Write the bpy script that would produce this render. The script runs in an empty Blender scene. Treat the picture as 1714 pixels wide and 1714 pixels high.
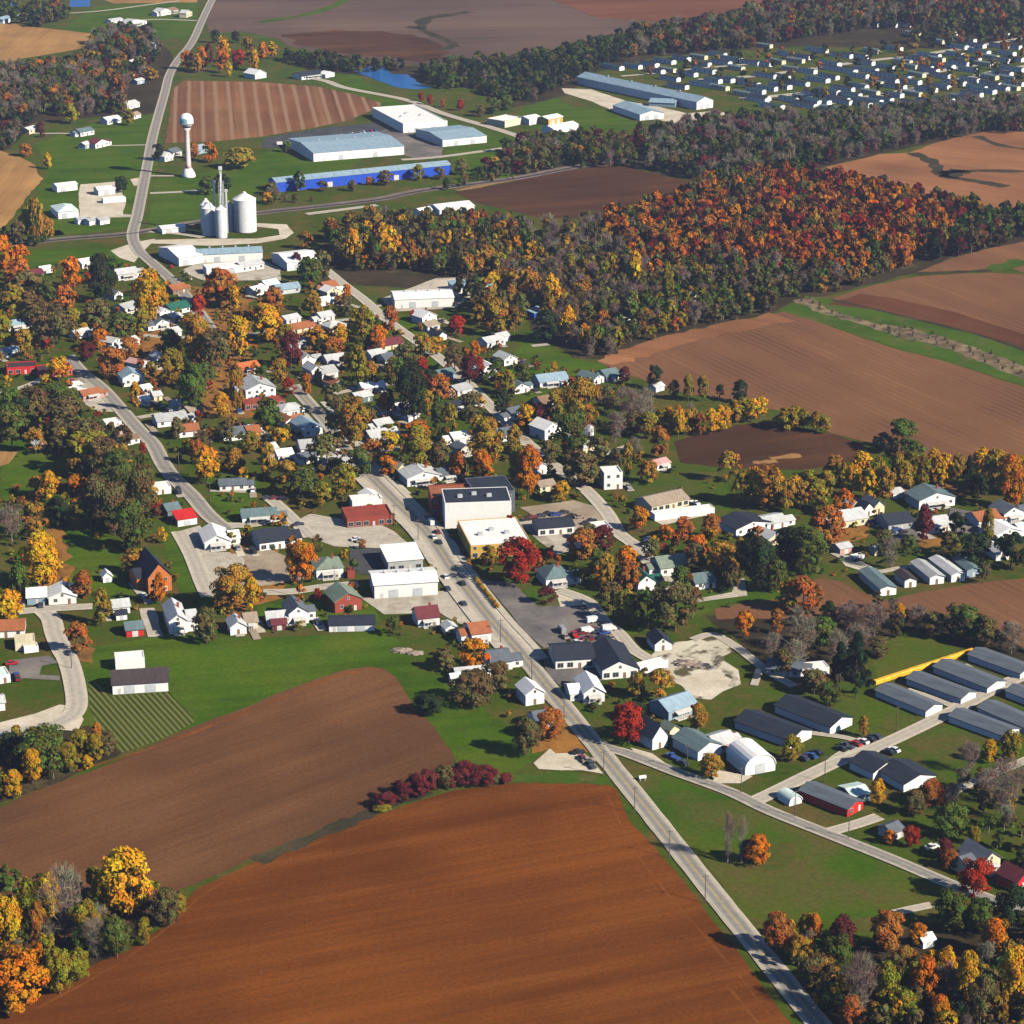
import bpy, bmesh, math, random
import numpy as np
from mathutils import Vector, Matrix
R = math.radians
rnd = random.Random(7)
S = bpy.context.scene
C = S.collection

# ---------------------------------------------------------------- camera model: a point of the photograph -> a point on the ground
FOC, CX, HCAM = 4096.0, 857.0, 340.0
PITCH = math.atan((857 + 600) / FOC)
cp, sp = math.cos(PITCH), math.sin(PITCH)

def G(px, py, z=0.0):
    a, b = (px - CX) / FOC, -(py - CX) / FOC
    d = (a, cp + b * sp, -sp + b * cp)
    t = (z - HCAM) / d[2]
    return Vector((d[0] * t, d[1] * t, z))

def P(v):
    x, y, z = v[0], v[1], v[2] - HCAM
    f, u = y * cp - z * sp, y * sp + z * cp
    return (CX + FOC * x / f, CX - FOC * u / f)

def pxm(px, py):
    p = G(px, py)
    return FOC / (p.y * cp + HCAM * sp)

def ang(ax, ay, bx, by):
    d = G(bx, by) - G(ax, ay)
    return math.atan2(d.y, d.x)

# ---------------------------------------------------------------- materials
MATS = {}
def nodes(name):
    m = bpy.data.materials.new(name)
    m.use_nodes = True
    nt = m.node_tree
    nt.nodes.clear()
    return m, nt, nt.nodes.new('ShaderNodeOutputMaterial')

def noise(nt, vec, scale, detail=4.0, rough=0.55):
    n = nt.nodes.new('ShaderNodeTexNoise')
    n.inputs['Scale'].default_value = scale
    n.inputs['Detail'].default_value = detail
    n.inputs['Roughness'].default_value = rough
    nt.links.new(vec, n.inputs['Vector'])
    return n.outputs['Fac']

def ramp(nt, fac, stops):
    r = nt.nodes.new('ShaderNodeValToRGB')
    e = r.color_ramp.elements
    while len(e) < len(stops):
        e.new(0.5)
    for k, (p, c) in enumerate(stops):
        e[k].position = p
        e[k].color = (c[0], c[1], c[2], 1)
    nt.links.new(fac, r.inputs['Fac'])
    return r.outputs['Color']

def mixc(nt, a, b, fac, mode='MIX'):
    m = nt.nodes.new('ShaderNodeMix')
    m.data_type = 'RGBA'
    m.blend_type = mode
    for s, v in ((m.inputs[0], fac), (m.inputs[6], a), (m.inputs[7], b)):
        if isinstance(v, (int, float)):
            s.default_value = v
        elif isinstance(v, tuple):
            s.default_value = (v[0], v[1], v[2], 1)
        else:
            nt.links.new(v, s)
    return m.outputs[2]

def coords(nt, rot=0.0, sx=1.0, sy=1.0):
    t = nt.nodes.new('ShaderNodeTexCoord')
    if rot == 0 and sx == 1 and sy == 1:
        return t.outputs['Object']
    m = nt.nodes.new('ShaderNodeMapping')
    m.vector_type = 'POINT'
    m2 = nt.nodes.new('ShaderNodeMapping')
    m.inputs['Rotation'].default_value = (0, 0, -rot)
    m2.inputs['Scale'].default_value = (sx, sy, 1)
    nt.links.new(t.outputs['Object'], m.inputs['Vector'])
    nt.links.new(m.outputs['Vector'], m2.inputs['Vector'])
    return m2.outputs['Vector']

def finish(nt, out, col, rough=0.95, spec=0.1, diffuse=False, bump=None):
    if diffuse:
        b = nt.nodes.new('ShaderNodeBsdfDiffuse')
        nt.links.new(col, b.inputs['Color'])
    else:
        b = nt.nodes.new('ShaderNodeBsdfPrincipled')
        nt.links.new(col, b.inputs['Base Color'])
        b.inputs['Roughness'].default_value = rough
        b.inputs['Specular IOR Level'].default_value = spec
    if bump is not None:
        bp = nt.nodes.new('ShaderNodeBump')
        bp.inputs['Strength'].default_value = bump[1]
        bp.inputs['Distance'].default_value = bump[2]
        nt.links.new(bump[0], bp.inputs['Height'])
        nt.links.new(bp.outputs['Normal'], b.inputs['Normal'])
    nt.links.new(b.outputs[0], out.inputs['Surface'])

def soil(name, c1, c2, c3, rot=0.0, streak=(0.004, 0.09), speck=0.8, rows=None, patch=0.012):
    """bare earth: long tillage streaks, broad moisture patches, clods"""
    m, nt, out = nodes(name)
    c1, c2, c3 = [(c[0] * .69, c[1] * .61, c[2] * .46) for c in (c1, c2, c3)]
    v = coords(nt)
    vs = coords(nt, rot, streak[0], streak[1])
    a = ramp(nt, noise(nt, vs, 1.0, 6, 0.6), [(0.3, c1), (0.52, c2), (0.72, c3)])
    pt = ramp(nt, noise(nt, v, patch, 3), [(0.35, (0.72, 0.72, 0.74)), (0.65, (1.2, 1.17, 1.12))])
    a = mixc(nt, a, pt, 0.8, 'MULTIPLY')
    fs = ramp(nt, noise(nt, coords(nt, rot, streak[0] * 5, streak[1] * 7), 1.0, 5, 0.65), [(0.3, (0.84, 0.84, 0.85)), (0.7, (1.15, 1.14, 1.12))])
    a = mixc(nt, a, fs, 0.8, 'MULTIPLY')
    sk = ramp(nt, noise(nt, v, speck, 5, 0.8), [(0.3, (0.66, 0.66, 0.68)), (0.7, (1.33, 1.32, 1.3))])
    a = mixc(nt, a, sk, 0.8, 'MULTIPLY')
    if rows:
        w = nt.nodes.new('ShaderNodeTexWave')
        w.bands_direction = 'Y'
        w.inputs['Scale'].default_value = .314 / rows[0]
        w.inputs['Distortion'].default_value = rows[2]
        w.inputs['Detail'].default_value = 3
        w.inputs['Detail Scale'].default_value = 0.6
        nt.links.new(coords(nt, rot), w.inputs['Vector'])
        a = mixc(nt, a, rows[1], ramp(nt, w.outputs['Fac'], [(rows[3], (0, 0, 0)), (min(1, rows[3] + 0.25), (1, 1, 1))]))
    finish(nt, out, a, diffuse=True)
    return m

def grassy(name, c1, c2, c3, dry=(0.16, 0.13, 0.05), dryness=0.5, big=0.02, mow=None):
    m, nt, out = nodes(name)
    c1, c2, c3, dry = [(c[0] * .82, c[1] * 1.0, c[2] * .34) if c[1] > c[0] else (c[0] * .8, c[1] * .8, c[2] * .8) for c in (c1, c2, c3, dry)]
    v = coords(nt)
    a = ramp(nt, noise(nt, v, big, 5, 0.6), [(0.3, c1), (0.5, c2), (0.7, c3)])
    if dryness:
        d = ramp(nt, noise(nt, v, big * 1.7, 6, 0.7), [(0.62 - dryness * 0.2, (0, 0, 0)), (0.78 - dryness * 0.1, (1, 1, 1))])
        a = mixc(nt, a, dry, d)
    sk = ramp(nt, noise(nt, v, 0.55, 5, 0.8), [(0.3, (0.62, 0.64, 0.66)), (0.7, (1.36, 1.34, 1.3))])
    a = mixc(nt, a, sk, 0.75, 'MULTIPLY')
    if mow:
        st = ramp(nt, noise(nt, coords(nt, mow[0], 0.006, mow[1]), 1.0, 3), [(0.35, (0.82, 0.84, 0.84)), (0.65, (1.14, 1.13, 1.1))])
        a = mixc(nt, a, st, 0.9, 'MULTIPLY')
    finish(nt, out, a, diffuse=True)
    return m

def paving(name, c1, c2, scale=0.15, fine=1.2, spots=None):
    m, nt, out = nodes(name)
    v = coords(nt)
    a = ramp(nt, noise(nt, v, scale, 6, 0.65), [(0.32, c1), (0.68, c2)])
    sk = ramp(nt, noise(nt, v, fine, 4, 0.7), [(0.3, (0.8, 0.8, 0.8)), (0.7, (1.18, 1.18, 1.18))])
    a = mixc(nt, a, sk, 0.7, 'MULTIPLY')
    if spots:
        a = mixc(nt, a, spots[0], ramp(nt, noise(nt, v, spots[1], 3), [(spots[2], (0, 0, 0)), (spots[2] + 0.08, (1, 1, 1))]))
    finish(nt, out, a, diffuse=True)
    return m

def roadmat(name, edge, mid, tracks):
    """road: pale shoulders, worn darker carriageway, wheel tracks; UV.x runs across"""
    m, nt, out = nodes(name)
    uv = nt.nodes.new('ShaderNodeUVMap')
    uv.uv_map = 'UVMap'
    sx = nt.nodes.new('ShaderNodeSeparateXYZ')
    nt.links.new(uv.outputs[0], sx.inputs[0])
    v = coords(nt)
    w = noise(nt, v, 0.25, 4)
    ad = nt.nodes.new('ShaderNodeMath'); ad.operation = 'MULTIPLY_ADD'
    nt.links.new(w, ad.inputs[0]); ad.inputs[1].default_value = 0.12
    nt.links.new(sx.outputs['X'], ad.inputs[2])
    a = ramp(nt, ad.outputs[0], [(0.14, edge), (0.24, mid), (0.36, tracks), (0.5, mid), (0.74, tracks), (0.86, mid), (0.95, edge)])
    sk = ramp(nt, noise(nt, v, 0.5, 6, 0.75), [(0.3, (0.78, 0.78, 0.79)), (0.7, (1.2, 1.2, 1.19))])
    a = mixc(nt, a, sk, 0.8, 'MULTIPLY')
    finish(nt, out, a, diffuse=True)
    return m

def paint(key, c, rough=0.6, var=0.14, spec=0.3, streak=False):
    m, nt, out = nodes(key)
    v = coords(nt)
    lo = tuple(x * (1 - var * 1.6) for x in c); hi = tuple(min(0.92, x * (1 + var * 0.6)) for x in c)
    n = noise(nt, coords(nt, 0, 1.6, 0.25) if streak else v, 0.5, 5, 0.7)
    a = ramp(nt, n, [(0.3, lo), (0.55, c), (0.75, hi)])
    finish(nt, out, a, rough, spec)
    return m

PAL = dict(W=(.84, .83, .80), C=(.7, .62, .42), G=(.42, .43, .43), B=(.24, .15, .09), R=(.30, .06, .035), O=(.50, .15, .045),
           N=(.028, .034, .05), S=(.12, .14, .165), T=(.13, .19, .2), Y=(.62, .38, .07), L=(.27, .38, .46), E=(.02, .12, .085),
           U=(.012, .07, .50), F=(.55, .025, .02), P=(.55, .32, .30), M=(.15, .035, .04), X=(.34, .12, .05), A=(.34, .27, .2),
           V=(.2, .25, .19), D=(.06, .045, .045), K=(.02, .02, .022), Q=(.03, .07, .085), H=(.55, .56, .56), Z=(.62, .75, .70))
WORD = dict(W='white', C='cream', G='grey', B='brown', R='red brick', O='orange brick', N='dark', S='slate grey', T='teal', Y='yellow',
            L='pale blue', E='green', U='bright blue', F='red', P='pink', M='maroon', X='rust red', A='tan', V='grey green', D='dark brown',
            K='black', Q='dark teal', H='light grey', Z='pale teal')
def wallm(k):
    if 'wall' + k not in MATS:
        MATS['wall' + k] = paint('wall_' + WORD[k].replace(' ', '_'), PAL[k], var=.05 if k == 'W' else .12)
    return MATS['wall' + k]
def roofm(k):
    if 'roof' + k not in MATS:
        MATS['roof' + k] = paint('roof_' + WORD[k].replace(' ', '_'), PAL[k], 0.7, 0.09 if k == 'W' else 0.2, 0.2, True)
    return MATS['roof' + k]
MATS['glass'] = paint('window_glass', (.03, .04, .055), 0.15, 0.3, 0.6)
MATS['trim'] = paint('window_trim', (.62, .6, .56))
MATS['rubber'] = paint('rubber', (.02, .02, .02))
MATS['steel'] = paint('galvanised_steel', (.55, .58, .6), 0.45, 0.2, 0.5)

# ---------------------------------------------------------------- mesh helpers
class MB:
    def __init__(s):
        s.v, s.f, s.m = [], [], []
    def poly(s, pts, mi=0):
        b = len(s.v); s.v += [tuple(p) for p in pts]
        s.f.append(tuple(range(b, b + len(pts)))); s.m.append(mi)
    def box(s, x0, x1, y0, y1, z0, z1, mi=0):
        b = len(s.v)
        s.v += [(x0, y0, z0), (x1, y0, z0), (x1, y1, z0), (x0, y1, z0), (x0, y0, z1), (x1, y0, z1), (x1, y1, z1), (x0, y1, z1)]
        for q in ((0, 3, 2, 1), (4, 5, 6, 7), (0, 1, 5, 4), (1, 2, 6, 5), (2, 3, 7, 6), (3, 0, 4, 7)):
            s.f.append(tuple(b + i for i in q)); s.m.append(mi)
    def prism(s, prof, a, b, axis='y', mi=0, caps=None):
        """closed profile extruded from a to b along axis; profile coordinates are (other horizontal, z)"""
        o = len(s.v); n = len(prof)
        for t in (a, b):
            for p, z in prof:
                s.v.append((p, t, z) if axis == 'y' else (t, p, z))
        for i in range(n):
            j = (i + 1) % n
            s.f.append((o + i, o + j, o + n + j, o + n + i)); s.m.append(mi)
        for c in caps or [tuple(range(n))]:
            s.f.append(tuple(o + i for i in reversed(c))); s.m.append(mi)
            s.f.append(tuple(o + n + i for i in c)); s.m.append(mi)
    def lathe(s, prof, seg=20, cx=0, cy=0, mi=0):
        o = len(s.v); n = len(prof)
        for r, z in prof:
            for k in range(seg):
                t = 2 * math.pi * k / seg
                s.v.append((cx + r * math.cos(t), cy + r * math.sin(t), z))
        for i in range(n - 1):
            for k in range(seg):
                k2 = (k + 1) % seg
                s.f.append((o + i * seg + k, o + i * seg + k2, o + (i + 1) * seg + k2, o + (i + 1) * seg + k)); s.m.append(mi)
        s.f.append(tuple(o + (n - 1) * seg + k for k in range(seg))); s.m.append(mi)
        s.f.append(tuple(o + k for k in reversed(range(seg)))); s.m.append(mi)
    def tube(s, p, q, r0, r1=None, seg=6, mi=0):
        r1 = r0 if r1 is None else r1
        p, q = Vector(p), Vector(q)
        d = (q - p).normalized()
        a = d.orthogonal().normalized(); c = d.cross(a)
        o = len(s.v)
        for base, r in ((p, r0), (q, r1)):
            for k in range(seg):
                t = 2 * math.pi * k / seg
                s.v.append(tuple(base + a * (r * math.cos(t)) + c * (r * math.sin(t))))
        for k in range(seg):
            k2 = (k + 1) % seg
            s.f.append((o + k, o + k2, o + seg + k2, o + seg + k)); s.m.append(mi)
        s.f.append(tuple(o + k for k in reversed(range(seg)))); s.m.append(mi)
        s.f.append(tuple(o + seg + k for k in range(seg))); s.m.append(mi)
    def data(s, name, mats, smooth=False):
        me = bpy.data.meshes.new(name)
        me.from_pydata(s.v, [], s.f)
        for m in (mats if isinstance(mats, (list, tuple)) else [mats]):
            me.materials.append(m)
        me.polygons.foreach_set('material_index', s.m)
        if smooth:
            me.polygons.foreach_set('use_smooth', [True] * len(s.f))
        me.update()
        return me
    def build(s, name, mats, parent=None, smooth=False):
        return link(name, s.data(name, mats, smooth), parent)

def link(name, data, parent=None):
    o = bpy.data.objects.new(name, data)
    C.objects.link(o)
    if parent is not None:
        o.parent = parent
    return o

THINGS = []      # (object, px, py, descriptive stem, category) waiting for a label that singles it out
LAND = []        # landmarks (px, py, phrase)
def root(name, loc, rz=0.0):
    o = link(name, None)
    o.location = loc
    o.rotation_euler = (0, 0, rz)
    return o
def tag(o, label, cat, group=None):
    if label:
        o['label'] = label
    o['category'] = cat
    if group:
        o['group'] = group
    return o
def struct(name, me, kind='structure'):
    o = link(name, me)
    o['kind'] = kind
    return o

# ---------------------------------------------------------------- ground sheets
LEVEL = [0.0]
def dens(pts, step, jit):
    out = []
    n = len(pts)
    for i in range(n):
        a, b = pts[i], pts[(i + 1) % n]
        k = max(1, min(60, int((b - a).length / step)))
        d = b - a
        nrm = Vector((-d.y, d.x, 0)).normalized() if d.length > 0 else Vector((0, 0, 0))
        for j in range(k):
            p = a + d * (j / k)
            if j:
                p = p + nrm * rnd.uniform(-jit, jit)
            out.append(p)
    return out
def nums(s):
    q = [float(t) for t in s.replace(',', ' ').split()]
    return list(zip(q[0::2], q[1::2]))
def sheet(name, s, m, z, jit=0.5, step=9.0):
    pts = dens([G(x, y) for x, y in nums(s)], step, jit)
    mb = MB()
    mb.poly([(p.x, p.y, z) for p in pts])
    me = mb.data(name, m)
    if me.polygons[0].normal.z < 0:
        me.flip_normals()
    return struct(name, me)
def smooth_line(pts, n=5):
    out = []
    for i in range(len(pts) - 1):
        p0 = pts[max(0, i - 1)]; p1 = pts[i]; p2 = pts[i + 1]; p3 = pts[min(len(pts) - 1, i + 2)]
        for k in range(n):
            t = k / n
            out.append(0.5 * ((2 * p1) + (p2 - p0) * t + (2 * p0 - 5 * p1 + 4 * p2 - p3) * t * t + (3 * p1 - p0 - 3 * p2 + p3) * t ** 3))
    out.append(pts[-1])
    return out
def strip(name, s, w, m, z, off=0.0, z1=None, jit=0.0):
    """ribbon of road / kerb / line along a path; z1 makes it a raised slab"""
    pts = smooth_line([G(x, y) for x, y in nums(s)])
    mb = MB(); L = []; Rr = []
    for i, p in enumerate(pts):
        d = (pts[min(i + 1, len(pts) - 1)] - pts[max(0, i - 1)]).normalized()
        n = Vector((-d.y, d.x, 0))
        ww = w / 2 + rnd.uniform(-jit, jit)
        L.append(p + n * (off + ww)); Rr.append(p + n * (off - ww))
    uvs = []
    for i in range(len(pts) - 1):
        mb.poly([(q.x, q.y, z) for q in (Rr[i], Rr[i + 1], L[i + 1], L[i])])
        uvs += [(1, i), (1, i + 1), (0, i + 1), (0, i)]
        if z1 is not None:
            for A, B in ((L[i + 1], L[i]), (Rr[i], Rr[i + 1])):
                mb.poly([(B.x, B.y, z), (A.x, A.y, z), (A.x, A.y, z1), (B.x, B.y, z1)])
                uvs += [(0, 0)] * 4
    me = mb.data(name, m)
    uv = me.uv_layers.new(name='UVMap')
    uv.data.foreach_set('uv', [c for q in uvs for c in q])
    return struct(name, me)
# ---------------------------------------------------------------- the setting
M = MATS
M['grass'] = grassy('town_grass', (.045, .066, .014), (.066, .085, .017), (.10, .095, .023), dry=(.17, .10, .035), dryness=.75, big=.03)
M['lawn'] = grassy('bright_lawn', (.044, .080, .010), (.066, .105, .012), (.098, .115, .019), dry=(.10, .11, .03), dryness=.75, big=.022, mow=(ang(300, 1090, 560, 1070), .12))
M['lawn2'] = grassy('mown_field', (.04, .078, .011), (.062, .098, .013), (.095, .102, .018), dry=(.13, .10, .03), dryness=1.0, big=.018)
M['verge'] = grassy('verge_grass', (.045, .075, .02), (.065, .10, .024), (.09, .115, .03), dryness=.6, big=.03)
M['rows'] = soil('garden_rows', (.06, .11, .02), (.075, .12, .022), (.09, .12, .03), rows=(1.9, (.15, .15, .045), .4, .45), rot=ang(160, 1170, 225, 1245))
M['soil_near'] = soil('orange_soil', (.165, .058, .014), (.225, .079, .018), (.30, .112, .028), rot=ang(430, 1500, 860, 1425), streak=(.006, .09))
M['soil_mid'] = soil('brown_soil', (.165, .085, .05), (.20, .105, .06), (.24, .125, .07), rot=ang(60, 1390, 500, 1240), streak=(.005, .06))
M['stubble'] = soil('stubble', (.225, .118, .075), (.27, .142, .09), (.35, .185, .11), rot=ang(1300, 560, 1600, 690), streak=(.004, .05), rows=(4.2, (.168, .084, .044), 2.5, .55))
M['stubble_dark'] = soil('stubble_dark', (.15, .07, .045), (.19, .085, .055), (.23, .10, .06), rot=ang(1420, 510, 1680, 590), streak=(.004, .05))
M['stubble_far'] = soil('stubble_far', (.33, .165, .10), (.41, .21, .125), (.47, .26, .16), rot=ang(1430, 300, 1680, 330), streak=(.004, .03))
M['dark_soil_and_shade'] = soil('dark_soil_and_shade', (.085, .048, .036), (.115, .062, .042), (.20, .10, .05), rot=ang(1150, 770, 1420, 735), streak=(.004, .04))
M['mauve_soil'] = soil('grey_mauve_soil', (.14, .105, .105), (.18, .135, .135), (.21, .155, .15), rot=ang(500, 60, 900, 50), streak=(.002, .02), patch=.004)
M['red_soil'] = soil('reddish_soil', (.19, .085, .06), (.25, .115, .08), (.30, .14, .09), rot=ang(900, 30, 1200, 20), streak=(.002, .02), patch=.004)
M['strip_soil'] = soil('striped_field', (.20, .10, .065), (.30, .155, .095), (.42, .26, .16), rot=ang(371, 235, 365, 140), streak=(.0015, .075), rows=(10.5, (.28, .165, .10), .5, .7))
M['tan'] = soil('tan_stubble', (.42, .26, .12), (.52, .33, .16), (.60, .40, .21), rot=ang(0, 380, 60, 300), streak=(.004, .05))
M['ditch'] = grassy('ditch_weeds', (.04, .04, .022), (.065, .055, .03), (.10, .075, .035), dryness=0, big=.05)
M['brush_ground'] = grassy('brush_ground', (.16, .11, .07), (.27, .19, .11), (.45, .34, .2), dry=(.06, .06, .035), dryness=.9, big=.05)
M['litter'] = grassy('fallen_leaves', (.20, .10, .03), (.33, .15, .035), (.42, .19, .04), dry=(.10, .08, .03), dryness=.4, big=.09)
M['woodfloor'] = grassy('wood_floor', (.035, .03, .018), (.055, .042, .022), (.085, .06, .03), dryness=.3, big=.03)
M['road'] = roadmat('road', (.44, .39, .31), (.30, .275, .24), (.22, .205, .185))
M['lane'] = roadmat('lane', (.52, .46, .36), (.46, .41, .335), (.38, .34, .28))
M['concrete'] = paving('concrete', (.36, .32, .255), (.54, .48, .39), spots=((.28, .24, .18), .05, .6))
M['gravel'] = paving('gravel', (.46, .40, .30), (.66, .58, .46), .08, .9)
M['gravel_mixed'] = paving('gravel_mixed', (.42, .38, .28), (.68, .62, .5), .05, .9, spots=((.10, .085, .045), .09, .52))
M['asphalt'] = paving('asphalt', (.085, .08, .085), (.25, .22, .19), .035, .7)
M['asphalt_dark'] = paving('asphalt_dark', (.05, .052, .06), (.085, .085, .09), .06, .7)
M['dust'] = paving('dirt_yard', (.26, .2, .14), (.42, .34, .25), .06, .7)
M['ballast'] = paving('ballast', (.13, .10, .09), (.24, .19, .165), .06, .6)
M['kerb'] = paving('kerb_concrete', (.42, .38, .31), (.54, .48, .39), .2, 1.0)
M['paint_yellow'] = paint('yellow_line', (.6, .42, .06), .7)
M['paint_white'] = paint('white_line', (.7, .7, .66), .7)
m, nt, out = nodes('pond_water')
b = nt.nodes.new('ShaderNodeBsdfPrincipled')
b.inputs['Base Color'].default_value = (.012, .10, .32, 1)
b.inputs['Roughness'].default_value = .35
b.inputs['Specular IOR Level'].default_value = .25
bp = nt.nodes.new('ShaderNodeBump'); bp.inputs['Strength'].default_value = .15
nt.links.new(noise(nt, coords(nt), .6, 3), bp.inputs['Height'])
nt.links.new(bp.outputs['Normal'], b.inputs['Normal'])
nt.links.new(b.outputs[0], out.inputs['Surface'])
M['water'] = m

mb = MB()
E = 24000
mb.poly([(-E, -3000, 0), (E, -3000, 0), (E, 42000, 0), (-E, 42000, 0)])
struct('ground', mb.data('ground', M['grass']))

z1, z2, z3, z4, z5 = .04, .09, .14, .36, .40
YARDS, ROADLINES = [], []
# lawns and wood floors (lowest sheets)
for s in ("135,1085 300,1060 420,1068 560,1062 640,1050 670,1075 700,1120 760,1140 800,1160 830,1210 900,1240 905,1262 870,1290 850,1300 770,1290 700,1180 640,1116 560,1125 500,1150 430,1178 330,1215 250,1240 150,1240 128,1190",
          "1045,1290 1120,1300 1220,1335 1300,1370 1390,1405 1500,1450 1580,1485 1520,1530 1400,1540 1300,1545 1245,1530 1150,1415",
          "60,880 180,880 260,905 270,960 230,1000 160,1000 110,970 90,920", "280,850 310,900 345,975 335,1010 300,990 270,900",
          "0,740 90,735 120,770 60,830 0,840", "1455,1085 1530,1050 1590,1070 1600,1088 1470,1140", "1040,800 1200,790 1225,830 1220,900 1150,905 1090,880 1060,840",
          "1160,985 1290,960 1340,975 1300,1003 1200,1018 1150,1040 1040,1065 1030,1050", "1220,1150 1330,1150 1460,1165 1540,1200 1500,1240 1430,1250 1300,1180",
          "1520,1240 1600,1210 1680,1240 1714,1250 1714,1280 1600,1310 1560,1300", "880,560 960,600 1010,610 1060,640 1040,660 900,680 820,650 860,590",
          "60,240 260,170 270,250 235,380 90,395 60,330 80,280", "258,300 340,290 420,270 470,240 620,210 640,240 560,300 440,310 420,330 330,370 245,400",
          "0,420 210,415 225,450 60,455 0,440", "0,405 120,400 100,385 0,395", "430,1010 620,1005 640,1040 430,1060", "160,10 330,0 330,60 200,75 100,50",
          "480,120 590,118 640,160 760,205 880,230 960,225 960,285 760,310 760,270 700,200 560,150", "1030,185 960,180 900,150 860,200 930,230 1080,215",
          "620,500 700,540 730,600 760,640 700,650 640,590 590,520", "340,800 440,790 420,870 380,890"):
    sheet('lawn', s, M['lawn2'] if s[:3] in ('104', '145', '122', '152') else M['lawn'], z1, 1.2)
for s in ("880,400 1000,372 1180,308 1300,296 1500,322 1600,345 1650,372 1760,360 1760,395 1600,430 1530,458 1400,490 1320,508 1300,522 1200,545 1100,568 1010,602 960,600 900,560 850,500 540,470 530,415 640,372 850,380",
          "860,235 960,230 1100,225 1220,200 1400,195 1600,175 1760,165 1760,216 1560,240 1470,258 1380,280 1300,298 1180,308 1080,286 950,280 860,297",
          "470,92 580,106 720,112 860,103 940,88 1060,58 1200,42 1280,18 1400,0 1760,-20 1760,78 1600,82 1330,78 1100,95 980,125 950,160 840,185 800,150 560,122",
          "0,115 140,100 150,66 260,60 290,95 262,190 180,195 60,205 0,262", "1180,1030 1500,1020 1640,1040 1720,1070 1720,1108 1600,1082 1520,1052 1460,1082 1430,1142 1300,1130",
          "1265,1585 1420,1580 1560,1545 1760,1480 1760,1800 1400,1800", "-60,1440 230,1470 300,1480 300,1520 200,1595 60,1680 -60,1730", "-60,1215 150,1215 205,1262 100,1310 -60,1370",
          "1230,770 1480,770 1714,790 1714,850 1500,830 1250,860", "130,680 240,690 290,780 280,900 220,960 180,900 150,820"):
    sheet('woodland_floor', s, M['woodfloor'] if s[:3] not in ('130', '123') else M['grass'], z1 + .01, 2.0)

# ploughed and harvested fields
FIELDS = [
 ('soil_near', "-140,1730 0,1707 45,1680 129,1629 210,1593 270,1554 294,1524 330,1488 430,1441 490,1416 550,1392 610,1371 700,1341 760,1323 859,1311 980,1312 1016,1314 1034,1323 1055,1377 1085,1407 1145,1476 1182,1528 1230,1585 1252,1616 1272,1646 1324,1714 1415,1830 600,1980 -160,1900"),
 ('soil_mid', "-120,1400 0,1352 45,1330 100,1310 200,1273 300,1226 430,1177 505,1146 580,1121 618,1116 643,1121 663,1134 681,1164 715,1204 740,1240 762,1274 745,1290 700,1306 640,1338 610,1358 560,1379 500,1404 430,1433 330,1478 300,1490 230,1540 100,1600 -120,1680"),
 ('stubble', "1003,608 1040,590 1120,563 1200,545 1290,528 1312,521 1372,540 1485,580 1585,606 1660,631 1714,648 1830,690 1830,830 1714,792 1600,775 1520,762 1450,740 1390,725 1330,692 1270,682 1200,668 1140,657 1090,642 1040,622"),
 ('stubble', "1392,500 1434,485 1485,473 1535,463 1610,458 1660,457 1714,460 1840,470 1840,632 1714,584 1635,558 1535,533 1460,515"),
 ('stubble', "1535,455 1585,435 1660,415 1714,404 1840,385 1840,425 1714,438 1660,450 1610,454"),
 ('stubble', "1695,450 1714,444 1840,438 1840,462 1714,457"),
 ('stubble_far', "1382,279 1422,271 1472,258 1522,256 1560,241 1610,228 1660,218 1714,221 1850,220 1850,362 1714,361 1660,371 1635,351 1585,334 1510,324 1447,306 1404,293"),
 ('dark_soil_and_shade', "760,322 830,310 900,295 960,283 1050,278 1080,288 1165,305 1176,320 1150,335 1100,352 1010,367 900,364 800,340"),
 ('dark_soil_and_shade', "1128,740 1180,725 1230,712 1290,705 1330,715 1400,728 1450,745 1430,772 1340,787 1200,782 1140,775"),
 ('stubble', "1195,1020 1240,1010 1300,1003 1340,975 1380,968 1410,975 1450,995 1490,1005 1550,990 1620,978 1714,968 1840,955 1840,1100 1714,1085 1660,1060 1600,1030 1500,1025 1400,1035 1300,1036 1200,1037"),
 ('tan', "-120,25 0,34 38,43 100,50 163,57 168,68 140,80 100,88 38,98 0,110 -120,125"),
 ('tan', "-120,235 0,252 33,263 58,276 63,291 73,299 45,329 25,359 0,386 -120,410"),
 ('strip_soil', "308,135 430,137 530,145 593,158 640,173 620,186 588,200 530,213 430,230 371,236 276,240 283,208 288,150"),
 ('mauve_soil', "375,-120 345,40 352,60 400,52 470,66 480,76 560,96 640,101 700,110 745,104 850,108 930,88 1000,68 1060,58 1110,50 1160,40 1000,30 900,-10 820,-120"),
 ('red_soil', "820,-120 900,-10 1000,30 1160,40 1200,32 1290,5 1330,-120"),
 ('tan', "150,-10 300,-15 335,-8 330,4 190,6"),
]
for k, s in FIELDS:
    sheet('field', s, M[k], z2, 0.8 if k != 'soil_near' else 0.5, 8)
sheet('field', '470,58 560,50 640,52 700,62 745,84 750,98 700,104 640,95 560,88 490,72', M['dark_soil_and_shade'], z2 + .015, 6, 12)  # shadow patch painted onto the mauve field as a dark sheet
sheet('meadow', '0,112 60,102 140,96 165,108 150,140 60,128 -20,130', M['ditch'], z2, 3)  # meadow in shadow, the shade put into its dark colour
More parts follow.
